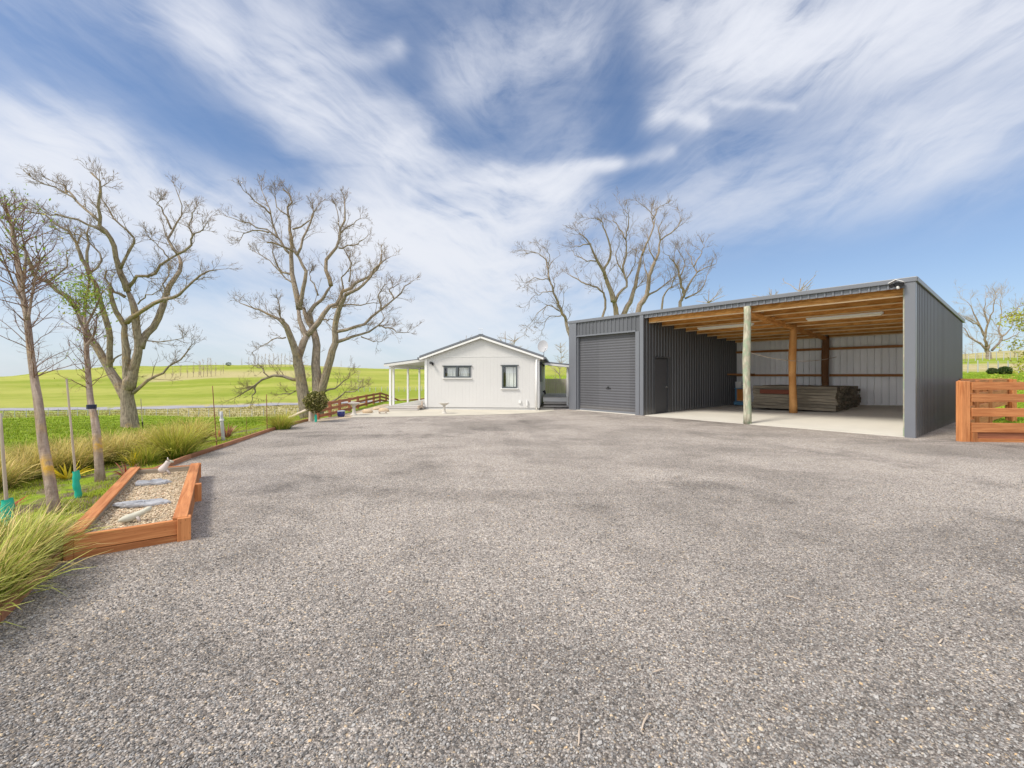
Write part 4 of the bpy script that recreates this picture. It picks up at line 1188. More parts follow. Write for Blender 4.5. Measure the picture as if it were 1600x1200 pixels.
# slates and ornaments lying on the pebbles
def on_bed(px, py, z=.14):
    D = (H - z) * F / (py - HOR); return np.array([(px - 800) / F * D, D, z])
def slab_stone(p, L, Wd, Ht, rz, seed, label):
    q = np.random.default_rng(seed)
    n = 26; th = np.linspace(0, 2 * np.pi, n, endpoint=False)
    rr = 1 + .10 * q.normal(size=n); rr = (rr + np.roll(rr, 1)) / 2
    sup = (np.abs(np.cos(th)) ** 2.6 + np.abs(np.sin(th)) ** 2.6) ** (-1 / 2.6)
    x = L / 2 * np.cos(th) * sup * rr; y = Wd / 2 * np.sin(th) * sup * rr
    b = MB(); V = []
    for sc, z in ((.96, 0), (1, .35), (.98, .7), (.90, 1), (.5, 1.03), (.05, 1.0)):
        V.append(np.c_[x * sc, y * sc, z * Ht + .006 * q.normal(size=n)])
    V = np.array(V); k = len(V)
    i = np.arange(k - 1)[:, None] * n; j = np.arange(n)[None]; jj = (j + 1) % n
    b.add(V.reshape(-1, 3), np.stack([i + j, i + jj, i + n + jj, i + n + j], -1).reshape(-1, 4))
    o = b.build('slate', M['slate']); o.location = p; o.rotation_euler = (R(2), R(3), rz)
    return tag(o, label, 'stepping stone')
slab_stone(on_bed(238, 756), .37, .17, .035, R(22), 3, 'darker grey slate lying at the far end of the pebble planter')
slab_stone(on_bed(224, 789), .47, .16, .035, R(24), 5, 'pale grey slate lying in the middle of the pebble planter')
def ornament_one():
    p = on_bed(207, 816)
    t = thing('garden_ornament', 'pale greenish-white ornament with raised neck at the near end of planter', 'ornament', tuple(p), R(50))
    b = MB(); s = np.linspace(0, 1, 14)
    pts = np.c_[-.10 + .24 * s, .012 * np.sin(s * 5), .035 + .02 * s + .10 * np.clip(s - .35, 0, 1) ** 1.3]
    r = np.interp(s, [0, .08, .25, .45, .7, .92, 1], [.006, .022, .036, .034, .027, .024, .008])
    b.tube(pts, r, 14); b.build('body', M['ornament'], t, True)
    b = MB(); b.tube([(-.02, .02, .045), (.0, .035, -.01)], [.016, .011], 8); b.tube([(.03, -.02, .05), (.05, -.03, -.01)], [.014, .010], 8); b.build('feet', M['ornament_pink'], t, True)
ornament_one()
def ornament_two():
    p = on_bed(257, 741)
    t = thing('garden_ornament', 'small white upright animal ornament at the far end of planter', 'ornament', tuple(p), R(40))
    b = MB(); s = np.linspace(0, 1, 12)
    pts = np.c_[-.05 + .10 * s, 0 * s, .03 + .15 * s ** 1.1]
    b.tube(pts, np.interp(s, [0, .1, .3, .6, .78, .9, 1], [.01, .045, .052, .036, .03, .036, .012]), 14)
    b.build('body', M['ornament_pink'], t, True)
    b = MB()
    for sy in (-.018, .018): b.tube([(.04, sy, .185), (.035, sy * 1.4, .225)], [.014, .003], 8)
    b.build('ears', M['ornament_pink'], t, True)
    b = MB(); b.tube([(.05, 0, .17), (.10, -.01, .16)], [.022, .012], 10); b.build('muzzle', M['ornament'], t, True)
    b = MB(); b.tube([(.02, .03, .06), (.06, .035, 0)], [.014, .012], 8); b.tube([(.02, -.03, .06), (.06, -.035, 0)], [.014, .012], 8); b.build('legs', M['ornament_pink'], t, True)
ornament_two()

# ---------------------------------------------------------------- loose gravel in the foreground
m = 64000
Dd = 1.25 * (6.6 / 1.25) ** rng.uniform(0, 1, m) ** 1.15
xx = rng.uniform(-1.3, 1.3, m) * Dd
ok = (pad_dist(xx, Dd) <= 0)
ok &= ~((xx < -2.8) & (Dd > 3.5))
P = np.c_[xx, Dd, np.full(m, .014)][ok]
sz = rng.uniform(.0034, .0072, len(P)) * np.where(rng.uniform(size=len(P)) > .985, 1.8, 1)
stuff(stones_mesh(P, sz, 'loose_gravel', M['stones'], None), 'loose grey and tan stones over the gravel yard', 'gravel')
tw = [(1008, 1135, 60, .12), (1030, 1056, 15, .07), (430, 1074, -20, .06), (838, 1117, -40, .055), (985, 885, 8, .10), (905, 1160, 75, .10), (1470, 1010, 30, .08), (690, 985, 2, .08), (1240, 940, -35, .09), (560, 1120, 50, .06)]
for (px, py, an_, L) in tw:
    p = T(px, py) + (0, 0, .024)
    b = MB(); s = np.linspace(-.5, .5, 6)
    b.tube(np.c_[s * L, .0025 * np.sin(s * 5 + px), .002 * np.cos(s * 5)], [.002, .004, .0045, .004, .0035, .0015], 6)
    o = b.build('twig', M['stake'], None, True); o.location = p; o.rotation_euler = (0, 0, R(an_))
    tag(o, 'short pale twig lying on the grey gravel', 'twig', 'twigs on the gravel')

# ---------------------------------------------------------------- grasses
def blades(P, L, Wd, az_, lean, droop, nseg=5):
    """blade strips: roots P[m,3], length, half width, azimuth, initial lean from vertical, total bend"""
    m = len(P); t = np.linspace(0, 1, nseg)
    ang = lean[:, None] + droop[:, None] * t[None] ** 1.3
    ds = L[:, None] / (nseg - 1)
    hx = np.concatenate([np.zeros((m, 1)), np.cumsum(np.sin(ang[:, :-1]) * ds, 1)], 1)
    hz_ = np.concatenate([np.zeros((m, 1)), np.cumsum(np.cos(ang[:, :-1]) * ds, 1)], 1)
    X = P[:, None, 0] + hx * np.cos(az_)[:, None]; Y = P[:, None, 1] + hx * np.sin(az_)[:, None]; Z = P[:, None, 2] + hz_
    side = np.c_[-np.sin(az_), np.cos(az_), np.zeros(m)]
    tw_ = rng.normal(0, .5, m)
    side = side * np.cos(tw_)[:, None] + np.c_[np.zeros((m, 2)), np.sin(tw_)]
    Wt = Wd[:, None] * np.array([.8, 1, .85, .6, .08])[None] if nseg == 5 else Wd[:, None] * np.linspace(1, .1, nseg)[None]
    return np.stack([X, Y, Z], -1), Wt, side
def tussock(p, rad, hgt, n, mat, label, group=None, wd=.004, bias=None, name='tussock_grass', lean=(0.0, .95), droop=(.3, 1.7)):
    t = thing(name, label, 'grass clump', tuple(p), 0, group)
    del_ = rng.uniform(0, 2 * np.pi, n)
    rr = rad * .38 * np.sqrt(rng.uniform(0, 1, n))
    az_ = del_ + rng.normal(0, .45, n)
    if bias is not None:
        az_ = az_ + np.where(rng.uniform(size=n) < bias[1], np.arctan2(np.sin(bias[0] - az_), np.cos(bias[0] - az_)) * rng.uniform(.4, 1, n), 0)
    P0 = np.c_[rr * np.cos(del_), rr * np.sin(del_), np.zeros(n) - .02]
    L = hgt * rng.uniform(.65, 1.35, n)
    ln = rng.uniform(*lean, n) * (.4 + .6 * rr / (rad * .38)); dp = rng.uniform(*droop, n)
    b = MB(); b.strips(*blades(P0, L, np.full(n, wd * 1.25) * rng.uniform(.7, 1.3, n), az_, ln, dp))
    o = b.build('leaf_blades', mat, t, True)
    return t
TG = 'tussocks in the row below the lawn'
row = [(-60, 765, .55, .60, 'n'), (-10, 768, .5, .55, 'n'), (32, 752, .55, .55, 'n'), (72, 745, .55, .55, 'n'), (112, 738, .6, .58, 'n'), (150, 728, .6, .6, 'n'), (188, 722, .65, .62, 'n'), (222, 712, .65, .62, 'n'), (252, 704, .65, .66, 'n'), (300, 694, .6, .75, 'n'), (40, 725, .55, .55, 'n'), (100, 718, .6, .6, 'n'), (170, 708, .6, .6, 'n'), (-40, 738, .6, .6, 'n')]
for (px, py, r_, h_, kd) in row:
    p = T(px, py)
    tussock(p, r_ * .9, h_ * .82, 620, M['tussock'], 'dry-tipped tussock in the long row of tussocks below the lawn', TG, .0042)
tussock(T(274, 716), .62, .60, 1000, M['tussgreen'], 'round bright green tussock beside the garden edging past the planter', None, .004)
tussock(T(228, 726), .35, .36, 300, M['tussgreen'], 'small yellow-green tussock just behind the far end of the planter', None, .004)
tussock(T(440, 671), .52, .46, 700, M['tussgreen'], 'lone golden-green tussock by the edging near the lollipop bush', None, .004)
for i_, (x, y, r_, h_, n_, lb) in enumerate(((-3.42, 2.80, .5, .62, 900, 'near tussock spilling its long blades over the edging onto gravel'), (-3.72, 3.25, .5, .62, 900, 'green tussock at the left picture edge before the planter'), (-4.25, 3.20, .6, .62, 800, 'tallest tussock at the left picture edge, behind the near ones'), (-4.42, 3.75, .5, .42, 520, 'yellowish tussock between the green guard and the planter'), (-3.95, 3.62, .5, .50, 600, 'low tussock against the near left corner of the planter'), (-3.25, 2.35, .5, .62, 700, 'low tussock in the bottom left corner arching over the edging'))):
    tussock((x, y, tz(x, y)), r_, h_ * .76, int(n_ * .9), M['tussnear'], lb, None, .0042, (R(-25), .32))
# lawn strip, patches of bare soil left open
m = 70000
yy = 2.0 * (16 / 2.0) ** rng.uniform(0, 1, m)
ke = np.interp(yy, [q[1] for q in KERB], [q[0] for q in KERB])
off = rng.uniform(.05, 3.4, m) ** 1.0
xx = ke - off
dd = pad_dist(xx, yy)
stripe = np.sin(dd * 5.2 + .9 * np.sin(yy * 1.1) + .5 * np.sin(xx * 2.7 + yy)) + rng.normal(0, .5, m)
inpl = (xx > -5.3) & (np.abs((xx + 3.58) * (-.84) - (yy - 3.62) * .55) < .0)
ok = (dd > .04) & (dd < 3.3) & (stripe > .05)
# keep the planter clear
e = (PQ[3] - PQ[0]) / np.linalg.norm(PQ[3] - PQ[0]); nn_ = np.array([-e[1], e[0]])
sd_l = (np.c_[xx, yy] - PQ[0]) @ nn_
ok &= ~((sd_l < .06) & (yy > 3.3) & (yy < 7.0))
P = np.c_[xx, yy, terrain(xx, yy) - .005][ok]; n = len(P)
b = MB(); hh_ = rng.uniform(.025, .055, n) * (1 + .02 * P[:, 1])
b.strips(*blades(P, hh_, np.full(n, .0028) * (1 + .09 * P[:, 1]), rng.uniform(0, 6.28, n), rng.uniform(.05, .6, n), rng.uniform(.1, .8, n), 3))
stuff(b.build('lawn_grass', M['lawn'], None, True), 'short yellow-green lawn grass between edging and tussocks', 'grass')
# coarse pasture tufts in the paddock beyond
m = 60000
yy = 9 * (58 / 9) ** rng.uniform(0, 1, m); pxs = rng.uniform(-150, 640, m)
xx = (pxs - 800) / F * yy
dd = pad_dist(xx, yy); ok = dd > 3.0
P = np.c_[xx, yy, terrain(xx, yy) - .01][ok]; n = len(P)
b = MB()
b.strips(*blades(P, rng.uniform(.04, .11, n) * (1 + .01 * P[:, 1]), .004 + .0010 * P[:, 1], rng.uniform(0, 6.28, n), rng.uniform(.05, .5, n), rng.uniform(.1, .9, n), 3))
stuff(b.build('paddock_grass', mat_blade('paddock_blade', (.16, .235, .012), (.29, .38, .035), .35, (.34, .36, .05), .12), None, True), 'bright green pasture grass in the paddock beyond the tussocks', 'grass')
# right-hand lawn
m = 30000
yy = 10.6 * (36 / 10.6) ** rng.uniform(0, 1, m); pxs = rng.uniform(1470, 1800, m); xx = (pxs - 800) / F * yy
ok = pad_dist(xx, yy) > .1
P = np.c_[xx, yy, terrain(xx, yy) - .01][ok]; n = len(P)
b = MB(); b.strips(*blades(P, rng.uniform(.03, .08, n), .003 + .0008 * P[:, 1], rng.uniform(0, 6.28, n), rng.uniform(.05, .5, n), rng.uniform(.1, .9, n), 3))
stuff(b.build('side_lawn_grass', mat_blade('side_lawn_blade', (.16, .27, .010), (.27, .40, .03), .3, (.30, .36, .03), .1), None, True), 'vivid green lawn grass beyond the right-hand rail fence', 'grass')
# tan rank grass along the roadside
m = 8000
yy = rng.uniform(59.5, 70.5, m); pxs = 560 - 680 * rng.uniform(0, 1, m) ** 1.8; xx = (pxs - 800) / F * yy
P = np.c_[xx, yy, terrain(xx, yy) - .02]
b = MB(); b.strips(*blades(P, rng.uniform(.12, .40, m), np.full(m, .06), rng.uniform(0, 6.28, m), rng.uniform(.05, .5, m), rng.uniform(.1, .9, m), 3))
stuff(b.build('roadside_grass', mat_blade('rank_grass', (.27, .25, .06), (.46, .40, .19), .35, (.38, .36, .10), .3), None, True), 'dry tan grass between the paddock fence and the road', 'grass')

def flax(p, n, L, wd, mat, name, label, cat, lean=(.15, 1.1), droop=(.1, .8), group=None):
    t = thing(name, label, cat, tuple(p), 0, group)
    az_ = rng.uniform(0, 6.28, n)
    P0 = np.c_[.04 * np.cos(az_), .04 * np.sin(az_), np.zeros(n)]
    b = MB(); b.strips(*blades(P0, L * rng.uniform(.6, 1.15, n), np.full(n, wd) * rng.uniform(.7, 1.2, n), az_, rng.uniform(*lean, n), rng.uniform(*droop, n)))
    b.build('leaves', mat, t, True)
flax(T(106, 748), 34, .36, .014, M['flax'], 'yellow_flax', 'bright yellow flax behind the teal guarded stake', 'plant', (.3, 1.2))
flax(T(208, 728), 22, .30, .012, M['flax'], 'yellow_flax', 'yellow flax behind the red bromeliad and the planter', 'plant', (.1, .8))
flax(T(198, 744), 26, .22, .012, M['redplant'], 'red_bromeliad', 'red spiky bromeliad at the left side of the planter', 'plant')
flax(T(355, 684), 46, .36, .018, M['pinkplant'], 'red_bromeliad', 'dusky pink bromeliad at the foot of the grey post', 'plant', (.05, .7))
flax(T(341, 683), 16, .28, .018, M['redplant'], 'red_bromeliad', 'orange-red bromeliad just left of the grey post', 'plant', (.5, 1.3))
flax(T(4, 800), 16, .22, .012, M['redplant'], 'red_bromeliad', 'small orange-red plant at the left edge by the stake', 'plant')
# stakes and posts in the garden
def stake(base, top, r, mat, label, guard=None, gh=.33, gr=.035, name='garden_stake', gmat='teal'):
    base = np.asarray(base, float); top = np.asarray(top, float)
    t = thing(name, label, 'stake' if name == 'garden_stake' else 'post', tuple(base))
    v = top - base
    s = np.linspace(0, 1, 8)
    b = MB(); b.tube(v[None] * s[:, None] - np.array([0, 0, .05]) * (1 - s)[:, None], r * (1 - .25 * s), 8); b.build('pole', mat, t, True)
    if guard:
        b = MB(); s = np.linspace(0, 1, 9); vv = v / np.linalg.norm(v)
        sq = 1 + .12 * np.sin(np.arange(9) * 2.3)
        b.tube(vv[None] * (s * gh)[:, None] + .004 * np.sin(s * 9)[:, None], gr * sq, 10, False); b.build('guard', M[gmat], t, True)
p = T(122, 778); stake(p, A(104, 592, p[1] - .05), .013, M['stake'], 'pale leaning stake in a teal guard before the yellow flax', True)
p = T(14, 828); stake(p, A(0, 646, p[1] - .02), .016, M['stake'], 'pale stake in a crumpled teal guard at the left picture edge', True, .30, .045)
p = T(223, 668); stake(p, A(220, 623, p[1]), .022, M['stake'], 'short white stake with black foot right of the big left tree', True, p[1] * 9 / F, .035, gmat='black')
p = T(339, 698); stake(p, A(332, 603, p[1]), .010, M['rust'], 'taller thin rusty rod standing left of the grey post')
p = T(417.5, 674); stake(p, A(416.5, 616, p[1]), .012, M['rust'], 'thin rusty rod standing just left of the lone tussock')
p = T(385, 678); stake(p, A(385, 652, p[1]), .006, M['rust'], 'shortest thin rod between the two rusty rods')
p = T(349, 688); stake(p, A(345.5, 643, p[1]), .042, M['greypost'], 'weathered grey round post with white band behind pink bromeliad', False, name='garden_post')
b = MB(); q = A(346.6, 656, p[1] - .0); b.tube([q + (0, 0, -.02), q + (0, 0, .025)], .046, 12)
o = b.build('band', M['white']); o.parent = bpy.data.objects['garden_post']; o.matrix_parent_inverse = Matrix.Translation(Vector(p)).inverted()
p = T(486, 659); stake(p, A(486, 637, p[1]), .085, M['stake'], 'stout pale post beside the lollipop bush trunk', False, name='fence_stub')
b = MB(); p0, p1 = A(452, 653, 17.0), A(481, 640, 15.6); b.tube(np.linspace(p0, p1, 6), .055, 10); tag(b.build('leaning_rail', M['stake'], None, True), 'pale round rail slanting up to the post by the lollipop bush', 'rail')

# ---------------------------------------------------------------- leaves
def leaf_cloud(b, Cn, size, nrm=None):
    m = len(Cn)
    a = rng.normal(size=(m, 3)); a /= np.linalg.norm(a, axis=1, keepdims=True)
    c = rng.normal(size=(m, 3)); c -= (c * a).sum(1, keepdims=True) * a; c /= np.linalg.norm(c, axis=1, keepdims=True)
    s = np.asarray(size).reshape(-1, 1) * rng.uniform(.6, 1.3, (m, 1))
    V = np.stack([Cn - a * s, Cn + c * s * .45, Cn + a * s, Cn - c * s * .45], 1)
    f = np.arange(4 * m).reshape(m, 4)
    uv = np.broadcast_to(np.array([[0, .5], [.5, 0], [1, .5], [.5, 1]])[None], (m, 4, 2))
    b.add(V.reshape(-1, 3), f, uv)

# lollipop bush
p = T(493.5, 660); D_ = p[1]
bush = thing('lollipop_bush', 'round-headed bronze-green bush on a thin guarded stem', 'topiary bush', tuple(p))
b = MB(); b.tube([(0, 0, 0), (.01, 0, .3), (0, 0, .62)], [.016, .013, .01], 8); b.build('trunk', M['ybark'], bush, True)
b = MB(); b.tube([(0, -.0, .0), (.004, 0, .1), (-.003, 0, .19), (0, 0, .25)], [.034, .04, .038, .028], 10, False); b.build('guard', M['teal'], bush, True)
n = 2600
d_ = rng.normal(size=(n, 3)); d_ /= np.linalg.norm(d_, axis=1, keepdims=True)
rad = (.36 * rng.uniform(0.25, 1, n) ** .45) * (1 + .10 * np.sin(d_[:, 0] * 7 + 1) * np.sin(d_[:, 2] * 6))
cz_ = H - (628 - HOR) / F * D_ - p[2]
b = MB(); leaf_cloud(b, d_ * rad[:, None] * np.array([1, 1, .98]) + (0, 0, cz_), np.full(n, .042)); b.build('crown', M['leafdark'], bush)

# ---------------------------------------------------------------- bare trees
def smooth_line(P, n):
    P = np.asarray(P, float)
    if len(P) < 3:
        t = np.linspace(0, len(P) - 1, n)
    else:
        t = np.linspace(0, len(P) - 1, n)
    i = np.clip(t.astype(int), 0, len(P) - 2); q = (t - i)[:, None]
    p0 = P[np.clip(i - 1, 0, len(P) - 1)]; p1 = P[i]; p2 = P[i + 1]; p3 = P[np.clip(i + 2, 0, len(P) - 1)]
    return .5 * ((2 * p1) + (-p0 + p2) * q + (2 * p0 - 5 * p1 + 4 * p2 - p3) * q**2 + (-p0 + 3 * p1 - 3 * p2 + p3) * q**3)

def sprout(bt, pts, rads, S, level, maxlev, dens, rnd, up=.25, minr=.006, curl=.5, ends=True):
    seg = np.linalg.norm(np.diff(pts, axis=0), axis=1); L = seg.sum()
    if level == 0:
        n = max(1, int(L / S * dens * rnd.uniform(.85, 1.15)))
        lst = [rnd.random() ** .8 * .9 + .08 for _ in range(n)] + [.93, 1.0]
    else:
        n = (4, 3, 2)[min(level - 1, 2)] if dens > 1 else 2
        lst = [rnd.uniform(.2, .95) for _ in range(rnd.randint(n - 1, n))]
    for t in lst:
        x = t * (len(pts) - 1); i = min(int(x), len(pts) - 2); q = x - i
        p = pts[i] * (1 - q) + pts[i + 1] * q
        T_ = pts[i + 1] - pts[i]; T_ = T_ / (np.linalg.norm(T_) + 1e-9)
        r = rads[i] * (1 - q) + rads[i + 1] * q
        pv = np.array([rnd.gauss(0, 1) for _ in range(3)]); pv -= (pv @ T_) * T_; pv /= np.linalg.norm(pv) + 1e-9
        k = rnd.uniform(.5, 1.15) if t < .9 else rnd.uniform(.15, .5)
        d0 = T_ + pv * k + np.array([0, 0, up]); d0 /= np.linalg.norm(d0)
        Lc = S * rnd.uniform(.45, 1.45) * (1.0 - .45 * t)
        r0 = max(minr, min(r * .6, Lc * .014 + minr * .5))
        m = 7 if level == 0 else (6 if level == 1 else 4)
        cp = [p]; dcur = d0
        cv = np.array([rnd.gauss(0, 1) for _ in range(3)]) * curl
        for s in range(m - 1):
            dcur = dcur + (cv * .5 + np.array([rnd.gauss(0, 1) for _ in range(3)]) * curl * .8 + np.array([0, 0, up * .3])) * (1.0 / (m - 1)) * 1.6
            dcur /= np.linalg.norm(dcur)
            cp.append(cp[-1] + dcur * Lc / (m - 1))
        cp = np.array(cp); cr_ = np.linspace(r0, max(minr * .35, r0 * .2), m)
        bt.qtube(cp, cr_, 5 if level == 0 else (4 if level == 1 else 3))
        if level + 1 < maxlev:
            sprout(bt, cp, cr_, S * .58, level + 1, maxlev, dens, rnd, up, minr, curl)

def bare_tree(name, label, D, limbs, conv, S, maxlev=3, dens=1.2, seed=1, minr=.010, spread=.30, mats=('bark', 'twig'), group=None, base_drop=True, up=.25, curl=.36, sides=12):
    """limbs: list of (start width, end width in picture pixels, [(x, y), ...]) measured on the photographed tree, given real depth"""
    rnd = random.Random(seed)
    t = None
    known = []                               # (px, py, depth offset)
    bt = MB(); bc = MB(); base = None
    for k, (w0, w1, pl) in enumerate(limbs):
        pl = [conv(*q) for q in pl]
        if known:
            arr = np.array(known); j = np.argmin((arr[:, 0] - pl[0][0])**2 + (arr[:, 1] - pl[0][1])**2)
            o0 = arr[j, 2]
        else:
            o0 = 0.0
        Lp = sum(math.dist(a_, c_) for a_, c_ in zip(pl[:-1], pl[1:])) * D / F
        slope = rnd.uniform(-1, 1) * spread * (0.25 if k == 0 else 1)
        n = max(8, min(40, int(Lp / .45)))
        P2 = smooth_line(pl, n)
        s = np.linspace(0, 1, n)
        off = o0 + slope * Lp * s + .05 * Lp * np.sin(s * 5 + k) * s
        P3 = np.array([A(px, py, D + o) for (px, py), o in zip(P2, off)])
        if k == 0 and base_drop:
            base = P3[0].copy(); gz = tz(base[0], base[1])
            base[2] = gz
        jit = np.array([[rnd.gauss(0, 1) for _ in range(3)] for _ in range(n)]) * (.02 if w0 > 12 else .055) * (np.minimum(1, s * 4)[:, None])
        P3 = P3 + jit
        sc = D / F / 2 * (0.92 if w0 > 12 else 0.80) * (0.78 if D > 38 else 1.0)
        r = np.interp(s, [0, .15, 1], [w0 * sc, (w0 + (w1 - w0) * .22) * sc, max(w1 * sc * .8, minr)])
        if w1 > 5: r[-1] *= .75; r[-2] *= .95
        if k == 0 or pl[0][1] > conv(0, 1e9)[1]:
            pass
        r = r * (1 + .09 * np.sin(s * n * .9 + k) * np.array([rnd.uniform(0, 1) for _ in range(n)]))
        bt.tube(P3, r, sides if w0 > 6 else 7)
        known += [(px, py, o) for (px, py), o in zip(P2, off)]
        up_ = up
        i0 = int(n * .30) if w0 > 9 else int(n * .12)
        sprout(bc, P3[i0:], r[i0:], S * (1.0 if w0 > 5 else .8), 0, maxlev, dens, rnd, up_, minr, curl)
    t = thing(name, label, 'tree', tuple(base), 0, group)
    for bb, nm, mt in ((bt, 'trunk', mats[0]), (bc, 'crown', mats[1])):
        bb.flush()
        bb.V = [v - base for v in bb.V]
        bb.build(nm, M[mt], t, True)
    return t

def cv3(x, y): return (x * .28333, 260 + y * .28333)
L1 = [
    (28, 17, [(722, 1480), (715, 1380), (700, 1240), (712, 1160)]),
    (16, 9, [(705, 1300), (640, 1180), (590, 1090), (540, 1010), (470, 900), (430, 800)]),
    (9, 3, [(430, 800), (370, 715), (260, 650), (190, 595), (160, 500), (110, 440), (50, 380), (10, 300)]),
    (12, 2.5, [(600, 1120), (605, 1010), (600, 890), (565, 780), (530, 690), (490, 600), (455, 510), (425, 450), (400, 390), (330, 335), (240, 270), (170, 240)]),
    (6, 3, [(490, 600), (482, 500), (486, 410), (475, 345)]),
    (4, 1.5, [(490, 590), (555, 545), (545, 480), (510, 430), (440, 380), (360, 370), (270, 330)]),
    (13, 6, [(705, 1230), (695, 1080), (690, 960), (688, 880), (640, 800), (610, 720), (605, 640)]),
    (16, 10, [(715, 1230), (740, 1100), (765, 1000), (748, 870), (738, 770), (705, 690)]),
    (12, 3, [(705, 690), (672, 600), (652, 520), (620, 430), (575, 360), (540, 290), (545, 200), (552, 130), (515, 45)]),
    (6, 3, [(665, 560), (700, 500), (725, 430), (742, 400), (735, 385)]),
    (4, 1.5, [(735, 390), (690, 345), (635, 290), (580, 225), (560, 150), (600, 90)]),
    (5, 1.5, [(580, 370), (500, 320), (420, 300), (330, 262), (250, 260), (170, 235)]),
    (5, 1.5, [(545, 300), (480, 245), (420, 195), (370, 145), (290, 105), (185, 75)]),
    (4, 1.5, [(420, 190), (390, 140), (330, 90), (260, 70)]),
    (6, 2, [(690, 720), (640, 690), (600, 640), (590, 560), (640, 600)]),
    (10, 2.5, [(700, 860), (740, 820), (800, 775), (880, 745), (960, 738), (1000, 690), (1060, 632), (1130, 602), (1195, 568)]),
    (7, 4, [(710, 665), (745, 620), (800, 603), (860, 580), (920, 520), (980, 482)]),
    (5, 1.5, [(980, 482), (1040, 445), (1060, 385), (1110, 350), (1150, 300)]),
    (6, 1.5, [(980, 482), (940, 430), (940, 370), (985, 310), (998, 240), (975, 130)]),
    (4, 1.5, [(945, 345), (910, 280), (870, 215), (885, 180)]),
    (3, 1.2, [(1060, 385), (1055, 300), (1085, 230)]),
    (14, 6, [(770, 1000), (800, 930), (860, 870), (900, 760), (930, 665), (985, 590), (998, 530), (980, 482)]),
    (4, 2, [(905, 750), (905, 660), (925, 580)]),
    (3, 1.2, [(935, 520), (880, 450), (830, 380)]),
    (3, 1.2, [(760, 760), (800, 720), (870, 690), (900, 665)]),
    (7, 2, [(735, 1250), (826, 1186), (900, 1140), (990, 1067), (1045, 990)]),
    (3, 1, [(800, 960), (900, 962), (1020, 945)]),
    (4, 1.2, [(265, 640), (330, 580), (375, 540), (360, 490), (400, 450)]),
    (4, 1.2, [(620, 1080), (660, 1040), (720, 1020), (760, 985)]),
]
t1 = T(206, 669)
bare_tree('bare_willow', 'big bare grey willow at left, its base behind the tussocks', t1[1], L1, cv3, 1.15, 4, 3.0, 11, .0075)
def cv4(x, y): return (340 + x * .26667, 270 + y * .26667)
